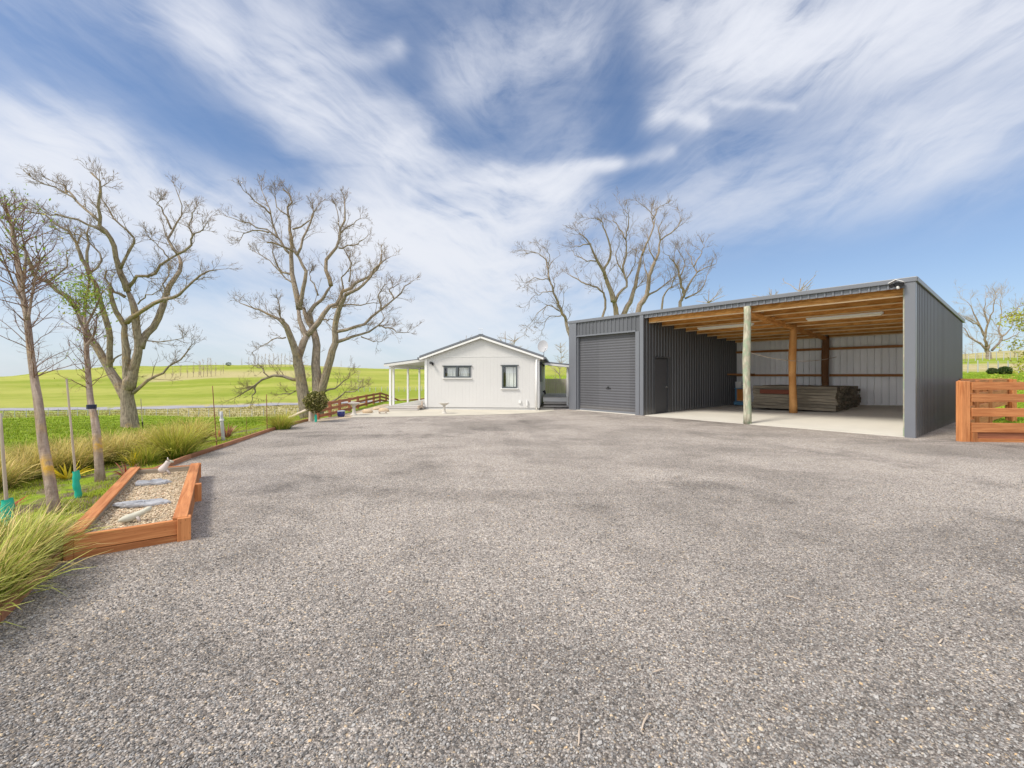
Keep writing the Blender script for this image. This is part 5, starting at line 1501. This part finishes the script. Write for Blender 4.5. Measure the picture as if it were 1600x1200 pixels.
L2 = [
    (21, 18, [(525, 1460), (505, 1312), (482, 1162), (466, 1075)]),
    (15, 8, [(472, 1130), (466, 1080), (432, 980), (395, 890), (365, 860)]),
    (7, 1.5, [(375, 870), (340, 850), (260, 810), (200, 785), (130, 770)]),
    (4, 2, [(390, 880), (365, 820), (365, 770)]),
    (14, 9, [(474, 1130), (472, 1080), (500, 1000), (522, 955), (485, 890), (478, 800)]),
    (9, 3, [(478, 800), (498, 700), (518, 610), (505, 550), (462, 480), (425, 440), (350, 425), (290, 410)]),
    (11, 4, [(522, 955), (585, 890), (640, 800), (700, 760), (740, 700), (800, 650), (870, 610), (935, 555), (960, 480)]),
    (12, 3, [(480, 800), (462, 700), (442, 600), (430, 500), (436, 400), (430, 320), (412, 230), (430, 160), (390, 95)]),
    (6, 1.5, [(432, 480), (385, 430), (345, 350), (315, 270), (295, 190), (265, 95)]),
    (4, 1.2, [(350, 380), (270, 325), (160, 292), (50, 258)]),
    (4, 1.2, [(300, 350), (200, 345), (120, 395)]),
    (6, 1.5, [(465, 480), (508, 400), (530, 310), (562, 240), (592, 190)]),
    (4, 1.2, [(440, 330), (500, 310), (560, 250), (545, 180)]),
    (5, 1.5, [(445, 610), (370, 570), (335, 500), (320, 440)]),
    (4, 1.2, [(460, 660), (385, 600), (310, 520), (215, 470)]),
    (4, 1.2, [(310, 240), (230, 170), (150, 100)]),
    (3.5, 1.2, [(425, 260), (350, 200), (330, 110)]),
    (19, 9, [(592, 1440), (585, 1275), (577, 1150), (580, 1010), (560, 920), (528, 860), (505, 790)]),
    (10, 6, [(550, 900), (552, 800), (600, 738), (664, 660)]),
    (9, 3, [(664, 660), (640, 590), (650, 500), (700, 430), (722, 350), (742, 260), (738, 165)]),
    (4, 1.2, [(724, 350), (782, 300), (842, 250)]), (4, 1.2, [(710, 440), (800, 420), (880, 372)]),
    (3.5, 1.2, [(720, 350), (710, 260), (700, 190)]),
    (3.5, 1.2, [(770, 640), (780, 540), (740, 450)]),
    (14, 8, [(595, 1330), (655, 1110), (688, 990), (688, 890), (712, 800), (752, 710)]),
    (7, 2.5, [(752, 715), (810, 690), (880, 630), (915, 560), (985, 510)]),
    (7, 2, [(702, 990), (782, 968), (862, 940), (950, 890), (975, 850)]),
    (4, 1.2, [(950, 898), (1010, 915), (1115, 940)]), (3, 1, [(840, 960), (900, 985), (960, 990)]),
    (7, 2, [(702, 930), (800, 910), (870, 870), (950, 800), (1030, 742), (1085, 690), (1115, 640)]),
    (4, 1.5, [(670, 792), (780, 780), (860, 770), (935, 765)]),
    (4, 1.2, [(955, 795), (948, 700), (985, 655)]), (3.5, 1.2, [(1035, 740), (1020, 690), (1060, 640)]),
    (4, 1.5, [(735, 690), (735, 610), (780, 550), (760, 480)]),
    (8, 2, [(470, 1212), (440, 1205), (375, 1192), (322, 1189), (262, 1215), (210, 1252), (165, 1275), (120, 1312)]),
    (3, 1, [(300, 1195), (262, 1150), (200, 1130)]), (4, 1.2, [(230, 1235), (215, 1290), (205, 1340)]),
    (5, 1.2, [(600, 1290), (650, 1268), (705, 1256), (750, 1222), (772, 1170)]),
    (5, 1.2, [(600, 1400), (667, 1342), (727, 1305), (810, 1275), (862, 1250)]),
    (3, 1, [(400, 965), (310, 980), (230, 1035)]), (3, 1, [(490, 1280), (420, 1285), (370, 1300)]),
    (3.5, 1.2, [(620, 860), (660, 860), (690, 850)]), (4, 1.2, [(590, 720), (560, 640), (530, 580)]),
]
t2 = T(480, 656)
bare_tree('bare_willow', 'big bare grey willow with two stems behind the lollipop bush', t2[1] if 18 < t2[1] < 40 else 27, L2, cv4, 1.2, 4, 3.0, 12, .0075)
def cv7(x, y): return (780 + x * .225, 300 + y * .225)
b3 = 40.0
bare_tree('bare_willow', 'slim bare leaning willow between cabin and shed', b3, [
    (11, 5, [(560, 1480), (530, 1200), (475, 930), (430, 820), (390, 720), (352, 620)]),
    (5, 1.2, [(352, 620), (340, 540), (328, 470), (270, 430), (165, 412)]),
    (3, 1, [(425, 830), (350, 790), (280, 830), (215, 920)]), (3, 1, [(430, 860), (345, 870), (295, 960)]),
    (3, 1, [(345, 605), (260, 600), (180, 625)]), (3, 1, [(370, 690), (290, 700), (215, 755)]), (3, 1, [(340, 540), (352, 450), (300, 380)]), (3, 1, [(375, 680), (385, 590)])],
    cv7, 2.0, 4, 2.9, 13, .0095, up=.15)
bare_tree('bare_willow', 'tallest spreading bare willow behind the shed roof', b3 + 2, [
    (20, 9, [(850, 1480), (840, 1150), (815, 850), (780, 700)]), (13, 1.5, [(795, 760), (780, 700), (742, 600), (722, 545), (660, 440), (620, 345), (555, 285)]), (8, 1.3, [(740, 600), (728, 540), (770, 470), (772, 380), (732, 270), (712, 205), (630, 180)]),
    (13, 6, [(845, 1000), (862, 850), (912, 750), (942, 660), (962, 560), (990, 440)]), (6, 1.3, [(990, 440), (1030, 340), (1070, 225), (1062, 150), (985, 75)]), (4, 1.2, [(1068, 190), (1100, 120), (1135, 90)]),
    (8, 1.5, [(800, 790), (822, 720), (882, 640), (862, 540), (880, 440), (882, 300), (902, 200), (878, 130)]), (4, 1.2, [(880, 610), (930, 520), (945, 450)]),
    (7, 3, [(760, 1000), (720, 880), (742, 740), (700, 680), (640, 650), (560, 620), (495, 575)]), (4, 1.2, [(690, 480), (600, 470), (510, 420)]),
    (4, 1.2, [(640, 360), (570, 370), (500, 390)]), (4, 1.2, [(880, 330), (830, 240), (770, 200)]), (4, 1.2, [(860, 560), (810, 450), (840, 350)])],
    cv7, 2.0, 4, 2.9, 14, .0095)
bare_tree('bare_willow', 'bare willow with forked upright stem right of the tallest one', b3 + 5, [
    (16, 8, [(940, 1480), (940, 1150), (965, 830), (1022, 720), (1042, 600), (1080, 480)]), (7, 1.3, [(1080, 480), (1112, 420), (1112, 350), (1180, 290), (1252, 220), (1256, 160)]),
    (4, 1.2, [(1078, 470), (1040, 385), (1030, 300)]), (6, 1.3, [(1020, 730), (1100, 680), (1180, 620), (1230, 570)]), (4, 1.2, [(1120, 340), (1110, 250), (1140, 180)]), (4, 1.2, [(1035, 620), (1010, 520), (1000, 420)])],
    cv7, 2.0, 4, 2.9, 15, .0095)
bare_tree('bare_willow', 'bushy bare willow furthest right behind the shed roof', b3 + 3, [
    (11, 6, [(1240, 1480), (1245, 1150), (1255, 790), (1282, 720), (1255, 600), (1240, 530)]), (5, 1.2, [(1240, 530), (1210, 480), (1165, 440)]), (6, 1.3, [(1280, 710), (1330, 620), (1372, 560), (1335, 480), (1300, 390)]),
    (4, 1.2, [(1372, 560), (1430, 530), (1515, 490)]), (5, 1.2, [(1290, 740), (1380, 700), (1430, 620), (1450, 560)]), (4, 1.2, [(1350, 520), (1400, 430), (1420, 360)]), (6, 1.3, [(1120, 900), (1142, 720), (1200, 640), (1225, 560)]), (4, 1.2, [(1250, 600), (1290, 500), (1240, 400)])],
    cv7, 2.0, 4, 2.9, 16, .0095)
def cvr(x, y): return (1380 + x * .25, 420 + y * .25)
tr_ = T(1545, 561)
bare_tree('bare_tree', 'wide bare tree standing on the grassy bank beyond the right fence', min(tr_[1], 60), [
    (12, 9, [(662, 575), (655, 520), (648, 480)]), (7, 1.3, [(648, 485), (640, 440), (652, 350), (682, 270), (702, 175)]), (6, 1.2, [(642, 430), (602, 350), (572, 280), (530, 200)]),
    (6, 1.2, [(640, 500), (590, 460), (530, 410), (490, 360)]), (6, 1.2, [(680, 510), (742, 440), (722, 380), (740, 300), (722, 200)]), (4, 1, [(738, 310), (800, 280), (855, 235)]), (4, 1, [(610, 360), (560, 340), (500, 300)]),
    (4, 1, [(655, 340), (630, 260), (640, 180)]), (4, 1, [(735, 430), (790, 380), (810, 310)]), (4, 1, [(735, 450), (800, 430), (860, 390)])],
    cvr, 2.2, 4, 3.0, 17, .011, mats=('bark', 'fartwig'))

# young trees in the lawn
def young_tree(name, label, trunk, w0, w1, nb, blen, seed, leafc=None, nleaf=0, extra=(), zlo=.3):
    rnd = random.Random(seed)
    p = T(*trunk[0]); D = p[1]
    t = thing(name, label, 'tree', tuple(p))
    P3 = np.array([A(px, py, D + .03 * k) for k, (px, py) in enumerate(smooth_line(trunk, 26))]) - p
    P3[0, 2] -= .04
    r = np.interp(np.linspace(0, 1, 26), [0, .04, .3, 1], [w0, w0 * .78, w0 * .62, w1]) * D / F / 2
    b = MB(); b.tube(P3, r, 12)
    bc = MB(); ends = []
    mains = [(P3, r)]
    for ex_ in extra:
        E3 = np.array([A(px, py, D + rnd.uniform(-.12, .12) * q / 12) for q, (px, py) in enumerate(smooth_line(ex_, 12))]) - p
        rr = np.linspace(4, 1.2, 12) * D / F / 2
        b.tube(E3, rr, 8); mains.append((E3, rr))
    b.build('trunk', M['ybark'], t, True)
    for k in range(nb):
        Pm, rm = mains[0] if rnd.random() < .62 or len(mains) == 1 else rnd.choice(mains[1:])
        s = rnd.uniform(zlo if Pm is P3 else 0.05, 1.0)
        x = s * (len(Pm) - 1); i = min(int(x), len(Pm) - 2)
        q = Pm[i] + (Pm[i + 1] - Pm[i]) * (x - i)
        a = rnd.uniform(0, 6.28); dr = np.array([math.cos(a), math.sin(a), rnd.uniform(.2, .9) + 1.1 * s]); dr /= np.linalg.norm(dr)
        L = blen * rnd.uniform(.6, 1.25) * (1.1 - .6 * s)
        cp = [q]
        dcur = dr
        for j in range(6):
            dcur = dcur + np.array([rnd.gauss(0, .16), rnd.gauss(0, .16), rnd.gauss(-.03 if s < .45 else .07, .11)]); dcur /= np.linalg.norm(dcur)
            cp.append(cp[-1] + dcur * L / 6)
        cp = np.array(cp); cr_ = np.linspace(.0062, .002, 7)
        bc.qtube(cp, cr_, 4)
        sprout(bc, cp, cr_, L * .45, 1, 3, 1.35, rnd, .1, .0016, .7)
        ends += [cp[-1], cp[-2], cp[3]]
    bc.build('crown', M['ytwig'], t, True)
    if nleaf:
        ends = np.array(ends)
        b = MB()
        if leafc is not None:
            c0, c1, c2 = leafc
            cc = A(c0[0], c0[1], D) - p
            pts = cc + np.clip(rng.normal(size=(nleaf, 3)), -1.7, 1.7) * np.array([c1, c1, c2]) * D / F
            pts = np.concatenate([pts, ends[rng.integers(0, len(ends), nleaf // 4)] + rng.normal(0, .05, (nleaf // 4, 3))])
        else:
            hi = ends[ends[:, 2] > np.percentile(ends[:, 2], 35)]
            pts = hi[rng.integers(0, len(hi), nleaf)] + rng.normal(0, .07, (nleaf, 3))
        leaf_cloud(b, pts, np.full(len(pts), .021)); b.build('leaves', M['leaf'], t)
    return t
young_tree('young_tree', 'slender young tree with lichen-banded trunk at far left of the lawn', [(86, 802), (75, 735), (67, 690), (60, 630), (55, 600), (49, 560), (42, 495), (33, 450), (26, 400), (18, 350), (8, 325)], 19, 5, 120, .62, 21, None, 330,
           extra=([(42, 500), (34, 430), (24, 380), (18, 340)], [(44, 500), (52, 450), (60, 415), (72, 395)], [(40, 480), (20, 440), (4, 400)], [(36, 450), (40, 400), (30, 350)]), zlo=.42)
young_tree('young_tree', 'smaller young tree with a tuft of green leaves beside the planter', [(157, 752), (151, 680), (147, 650), (142, 630), (139, 600), (136, 560), (134, 525), (132, 490), (136, 455), (140, 440)], 15, 3.5, 95, .55, 22, ((133, 462), 16, 17), 1000,
           extra=([(134, 525), (120, 490), (108, 470)], [(134, 510), (150, 480), (160, 455)], [(135, 540), (148, 520), (152, 490)]), zlo=.40)
# blue tie on the young tree
p = T(157, 752); b = MB(); q = A(143, 635.5, p[1] + .1); b.tube([q + (0, 0, -.03), q + (0, 0, .03)], .058, 12)
o = b.build('tie', mat_plain('navy_tie', (.01, .015, .05), .6)); o.parent = bpy.data.objects['young_tree.001']; o.matrix_parent_inverse = Matrix.Translation(Vector(p)).inverted()
# sapling at the right edge
rt = T(1612, 605)
Dr = 15.5
px0 = (1618 - 800) / F * Dr
st_ = thing('leafy_sapling', 'small tree with yellow-green leaves at the right picture edge', 'tree', (px0, Dr, tz(px0, Dr)))
b = MB(); pts = np.array([(0, 0, -.05), (.05, 0, .8), (-.05, .05, 1.8), (-.2, .05, 2.9), (-.3, 0, 3.6)]); b.tube(smooth_line(pts, 14), np.linspace(.05, .012, 14), 9)
bc = MB(); rnd = random.Random(5); ctrs = []
for k in range(34):
    s = rnd.uniform(.3, 1); q = smooth_line(pts, 14)[int(s * 13)]
    a = rnd.uniform(0, 6.28); dr = np.array([math.cos(a), math.sin(a), rnd.uniform(-.1, .6)])
    L = rnd.uniform(.4, .95); cp = np.array([q + dr * L * j / 5 + np.array([0, 0, -.06 * (j / 5) ** 2]) for j in range(6)])
    bc.qtube(cp, np.linspace(.010, .003, 6), 4); ctrs += [cp[3], cp[4], cp[5]]
b.build('trunk', M['ybark'], st_, True); bc.build('crown', M['ytwig'], st_, True)
ctrs = np.array(ctrs); b = MB(); leaf_cloud(b, ctrs[rng.integers(0, len(ctrs), 2400)] + rng.normal(0, .13, (2400, 3)), np.full(2400, .052)); b.build('leaves', M['leafyel'], st_)

# small procedural bare trees for the distance
def mini_tree(D, hgt, seed, kind='upright', mats=('bark', 'fartwig')):
    rnd = random.Random(seed)
    bt = MB(); bc = MB()
    z = np.linspace(0, hgt, 9)
    pts = np.c_[np.cumsum([rnd.gauss(0, .03 * hgt / 3) for _ in z]), np.cumsum([rnd.gauss(0, .03 * hgt / 3) for _ in z]), z]
    pts[0, :2] = 0
    bt.tube(pts, np.linspace(hgt * .010, hgt * .003, 9), 6)
    n = 30 if kind == 'upright' else 46
    for k in range(n):
        s = rnd.uniform(.12, .98); q = pts[int(s * 8)]
        a = rnd.uniform(0, 6.28); u_ = rnd.uniform(1.2, 3.0) if kind == 'upright' else rnd.uniform(.2, 1.1)
        dr = np.array([math.cos(a), math.sin(a), u_]); dr /= np.linalg.norm(dr)
        L = hgt * (.30 if kind == 'upright' else .42) * rnd.uniform(.5, 1.1) * (1.15 - .7 * s)
        cp = np.array([q + dr * L * j / 4 + np.array([rnd.gauss(0, .03), rnd.gauss(0, .03), 0]) * L for j in range(5)])
        bc.qtube(cp, np.linspace(hgt * .0055, hgt * .002, 5), 3)
        sprout(bc, cp, np.linspace(hgt * .004, hgt * .0015, 5), L * .5, 1, 3, .9, rnd, .5 if kind == 'upright' else .2, hgt * .0012, .4)
    return bt, bc
def plant(name, label, bt, bc, p, group=None, mats=('bark', 'fartwig')):
    t = thing(name, label, 'tree', tuple(p), 0, group)
    return t, bt.build('trunk', M[mats[0]], t, True), bc.build('crown', M[mats[1]], t, True)
def copies(name, label, spots, hgt, seeds, kind, group):
    protos = []
    for k, (px, py, sc) in enumerate(spots):
        p = T(px, py) if py else T(px, 575)
        if k < len(seeds):
            bt, bc = mini_tree(1, hgt, seeds[k], kind)
            tr3 = plant(name, label, bt, bc, p, group); protos.append(tr3)
        else:
            pr = protos[k % len(protos)]
            t = pr[0].copy(); C.objects.link(t)
            for ch in pr[1:]:
                c = ch.copy(); C.objects.link(c); c.parent = t
            tr3 = (t,); t.location = p
        tr3[0].scale = (sc, sc, sc); tr3[0].rotation_euler = (0, 0, k * 1.7)
copies('bare_poplar', 'bare pale poplar in the clump on the far hill', [(258, 591, .8), (270, 590, .9), (281, 590, 1.0), (293, 590, 1.0), (302, 589, 1.25), (310, 589, 1.25), (318, 588.5, 1.4), (324, 588.5, 1.5), (330, 588.5, 1.45), (337, 587.5, 1.1), (349, 584, .9), (315, 589.5, 1.2), (345, 586, .8)], 5.6, (31, 32, 33), 'upright', 'bare poplars on the far hill')
copies('skyline_poplar', 'faint thin bare poplar in the row along the far skyline', [(x, 573.5, s) for x, s in ((378, .9), (389, 1), (397, 1.1), (403, 1.3), (409, 1.2), (415, 1.3), (421, 1.35), (427, 1.3), (434, 1.4), (440, 1.3), (446, 1.3), (453, 1.1), (461, 1.0), (533, .7))], 6.2, (41, 42), 'upright', 'poplars along the skyline')
copies('background_tree', 'bare tree top showing above the cabin roof', [(790, 600, 1.0), (800, 600, .9), (723, 600, .85)], 8.0, (51, 52), 'wide', 'bare trees behind the cabin') if False else None
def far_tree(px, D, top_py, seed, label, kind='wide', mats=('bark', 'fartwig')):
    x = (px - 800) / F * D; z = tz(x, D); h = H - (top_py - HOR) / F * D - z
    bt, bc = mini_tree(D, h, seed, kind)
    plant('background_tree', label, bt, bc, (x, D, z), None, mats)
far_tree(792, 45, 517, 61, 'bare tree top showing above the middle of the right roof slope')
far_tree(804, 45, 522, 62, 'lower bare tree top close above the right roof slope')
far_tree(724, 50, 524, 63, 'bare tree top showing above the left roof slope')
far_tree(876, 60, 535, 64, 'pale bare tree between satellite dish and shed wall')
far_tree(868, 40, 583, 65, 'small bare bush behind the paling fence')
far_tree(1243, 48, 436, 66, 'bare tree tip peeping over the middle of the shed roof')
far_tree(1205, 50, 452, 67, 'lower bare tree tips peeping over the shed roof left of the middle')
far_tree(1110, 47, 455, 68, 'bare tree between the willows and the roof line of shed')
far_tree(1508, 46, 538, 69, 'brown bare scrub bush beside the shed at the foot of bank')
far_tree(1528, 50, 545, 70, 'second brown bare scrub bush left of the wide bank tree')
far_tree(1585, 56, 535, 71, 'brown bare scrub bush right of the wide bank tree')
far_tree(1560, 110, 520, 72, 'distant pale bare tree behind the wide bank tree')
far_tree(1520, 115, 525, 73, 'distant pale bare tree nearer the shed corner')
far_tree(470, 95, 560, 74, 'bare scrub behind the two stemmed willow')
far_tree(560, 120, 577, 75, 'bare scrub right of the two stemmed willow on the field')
# dark shrubs
def shrub(px, py, wpx, hpx, label, n=1500, mat='shrub', lf=None):
    p = T(px, py); D = p[1]; rx = wpx / 2 * D / F; rz_ = hpx / 2 * D / F
    t = thing('round_shrub', label, 'shrub', tuple(p))
    dd_ = rng.normal(size=(n, 3)); dd_ /= np.linalg.norm(dd_, axis=1, keepdims=True)
    rr = rng.uniform(.4, 1, n) ** .4 * (1 + .15 * np.sin(dd_[:, 0] * 6) * np.cos(dd_[:, 2] * 5))
    b = MB(); leaf_cloud(b, dd_ * rr[:, None] * np.array([rx, rx * .7, rz_]) + (0, 0, rz_ * .9), np.full(n, lf or rx * .13)); b.build('foliage', M[mat], t)
    b = MB(); b.tube([(0, 0, -.05), (0, 0, rz_)], [rx * .06, rx * .03], 6); b.build('stem', M['ybark'], t)
shrub(1550, 585, 14, 11, 'dark green shrub at the foot of the bank, left of the pair')
shrub(1570, 585, 20, 13, 'larger dark green shrub at the foot of the bank, right of the pair')
shrub(357, 571.5, 9, 6, 'tiny dark tree alone on the far skyline', 400)

# ---------------------------------------------------------------- road, fences in the distance
pxs = np.linspace(-1200, 700, 90)
V = []
for px in pxs:
    for D in (72.2, 77.8):
        x = (px - 800) / F * D; V.append((x, D, tz(x, D) + .06))
n = len(pxs); i = np.arange(n - 1) * 2
b = MB(); b.add(V, np.stack([i, i + 2, i + 3, i + 1], 1)); structure(b.build('road', M['asphalt'], None, True))
def wire_fence(name, label, spots, ph, r, nw, mat, wz=(.35, .65, .95)):
    t = thing(name, label, 'fence', (0, 0, 0))
    P = np.array([(x, y, tz(x, y)) for x, y in spots])
    for k, p in enumerate(P):
        b = MB(); ln = random.uniform(-.06, .06)
        b.tube([p + (0, 0, -.1), p + (ln, 0, ph * random.uniform(.9, 1.1))], [r, r * .85], 7); b.build('post', M[mat], t)
    b = MB()
    for h in wz:
        for p, q in zip(P[:-1], P[1:]): b.tube([p + (0, 0, h * ph), q + (0, 0, h * ph)], .004, 3, False)
    b.build('wires', M['galv'], t)
wire_fence('wire_fence', 'post and wire fence between the paddock and the far road', [((px - 800) / F * 60, 60 + .3 * math.sin(px * .03)) for px in np.arange(-200, 520, 17)], 1.0, .04, 3, 'greypost')
wire_fence('wire_fence', 'post and wire fence crossing the far hill left of the cabin', [((px - 800) / F * 110, 110) for px in np.arange(560, 700, 9)], 1.1, .07, 3, 'greypost')
wire_fence('wire_fence', 'pale post and wire fence along the foot of the right bank', [((px - 800) / F * 36.5, 36.5) for px in np.arange(1480, 1760, 16)], .95, .045, 3, 'greypost')
wire_fence('wire_fence', 'post and wire fence on top of the right bank by the bare tree', [((px - 800) / F * 49, 49) for px in np.arange(1480, 1760, 11)], .9, .04, 3, 'greypost')
# paling fence behind the cabin's right side
pf = thing('paling_fence', 'grey vertical paling fence behind the cabin porch', 'fence')
b = MB()
for k in range(34):
    x = 1.2 + .135 * k; b.box((x, 27.0 + .004 * (k % 2), .64 + random.uniform(-.008, .008)), (.125, .02, 1.28))
b.build('palings', M['paling'], pf)
b = MB(); b.box((3.4, 27.03, 1.0), (4.6, .05, .08)); b.box((3.4, 27.03, .35), (4.6, .05, .08)); b.build('rails', M['paling'], pf)

# ---------------------------------------------------------------- orange timber fence on the right
D0 = H * F / (691 - HOR)
rf_ = thing('timber_fence', 'orange-stained timber fence of wide boards beside the shed, nearest run', 'fence')
xp = (1509 - 800) / F * D0
b = MB(); b.box((xp, D0 + .06, .66), (.20, .14, 1.40), rotz(R(1))); b.build('end_post', M['red'], rf_, bevel=.012)
xe, ye = 17.5, D0 - .75
def rr_(x): return D0 + (ye - D0) * (x - xp) / (xe - xp)
for (z0, z1) in ((1.17, 1.345), (.90, 1.08), (.575, .765), (.225, .435), (-.02, .085)):
    b = MB(); xa = xp + .125
    b.beam((xa, rr_(xa) + .02, (z0 + z1) / 2), (xe, rr_(xe) + .02, (z0 + z1) / 2), .05, z1 - z0); b.build('rail', M['red'], rf_, bevel=.008)
b = MB(); b.beam((xp + .2, rr_(xp + .2) + .055, .155), (xe, ye + .055, .155), .03, .16); b.build('kick_board', M['redold'], rf_)
b = MB(); b.box((xp + .165, rr_(xp) - .015, .09), (.11, .06, .26)); b.build('gate_stop', M['red'], rf_, bevel=.006)
for x in (12.6, 15.0, 17.4):
    b = MB(); b.box((x, rr_(x) + .11, .62), (.13, .12, 1.28)); b.build('post', M['red'], rf_, bevel=.008)
rb = thing('timber_fence', 'orange-stained timber fence run behind the nearest one', 'fence')
D1 = 14.6
xa, xb = (1500 - 800) / F * D1, (1577 - 800) / F * D1
for z0, z1 in ((1.19, 1.38), (.88, 1.05), (.55, .74), (.2, .4)):
    b = MB(); b.beam((xa, D1, (z0 + z1) / 2), (xb, D1, (z0 + z1) / 2), .05, z1 - z0)
    b.beam((xp + .1, D0 + .25, (z0 + z1) / 2), (xb - .1, D1 - .05, (z0 + z1) / 2), .05, z1 - z0); b.build('rail', M['red'], rb, bevel=.008)
for x, y in ((xb, D1), (xa + .9, D1 + .08), (xb - .17, D1 - .25), ((xp + xb) / 2, (D0 + D1) / 2 + .1), (xp * .75 + xb * .25, D0 * .72 + D1 * .28)):
    b = MB(); b.box((x, y, .64), (.14, .13, 1.46)); b.build('post', M['red'], rb, bevel=.008)
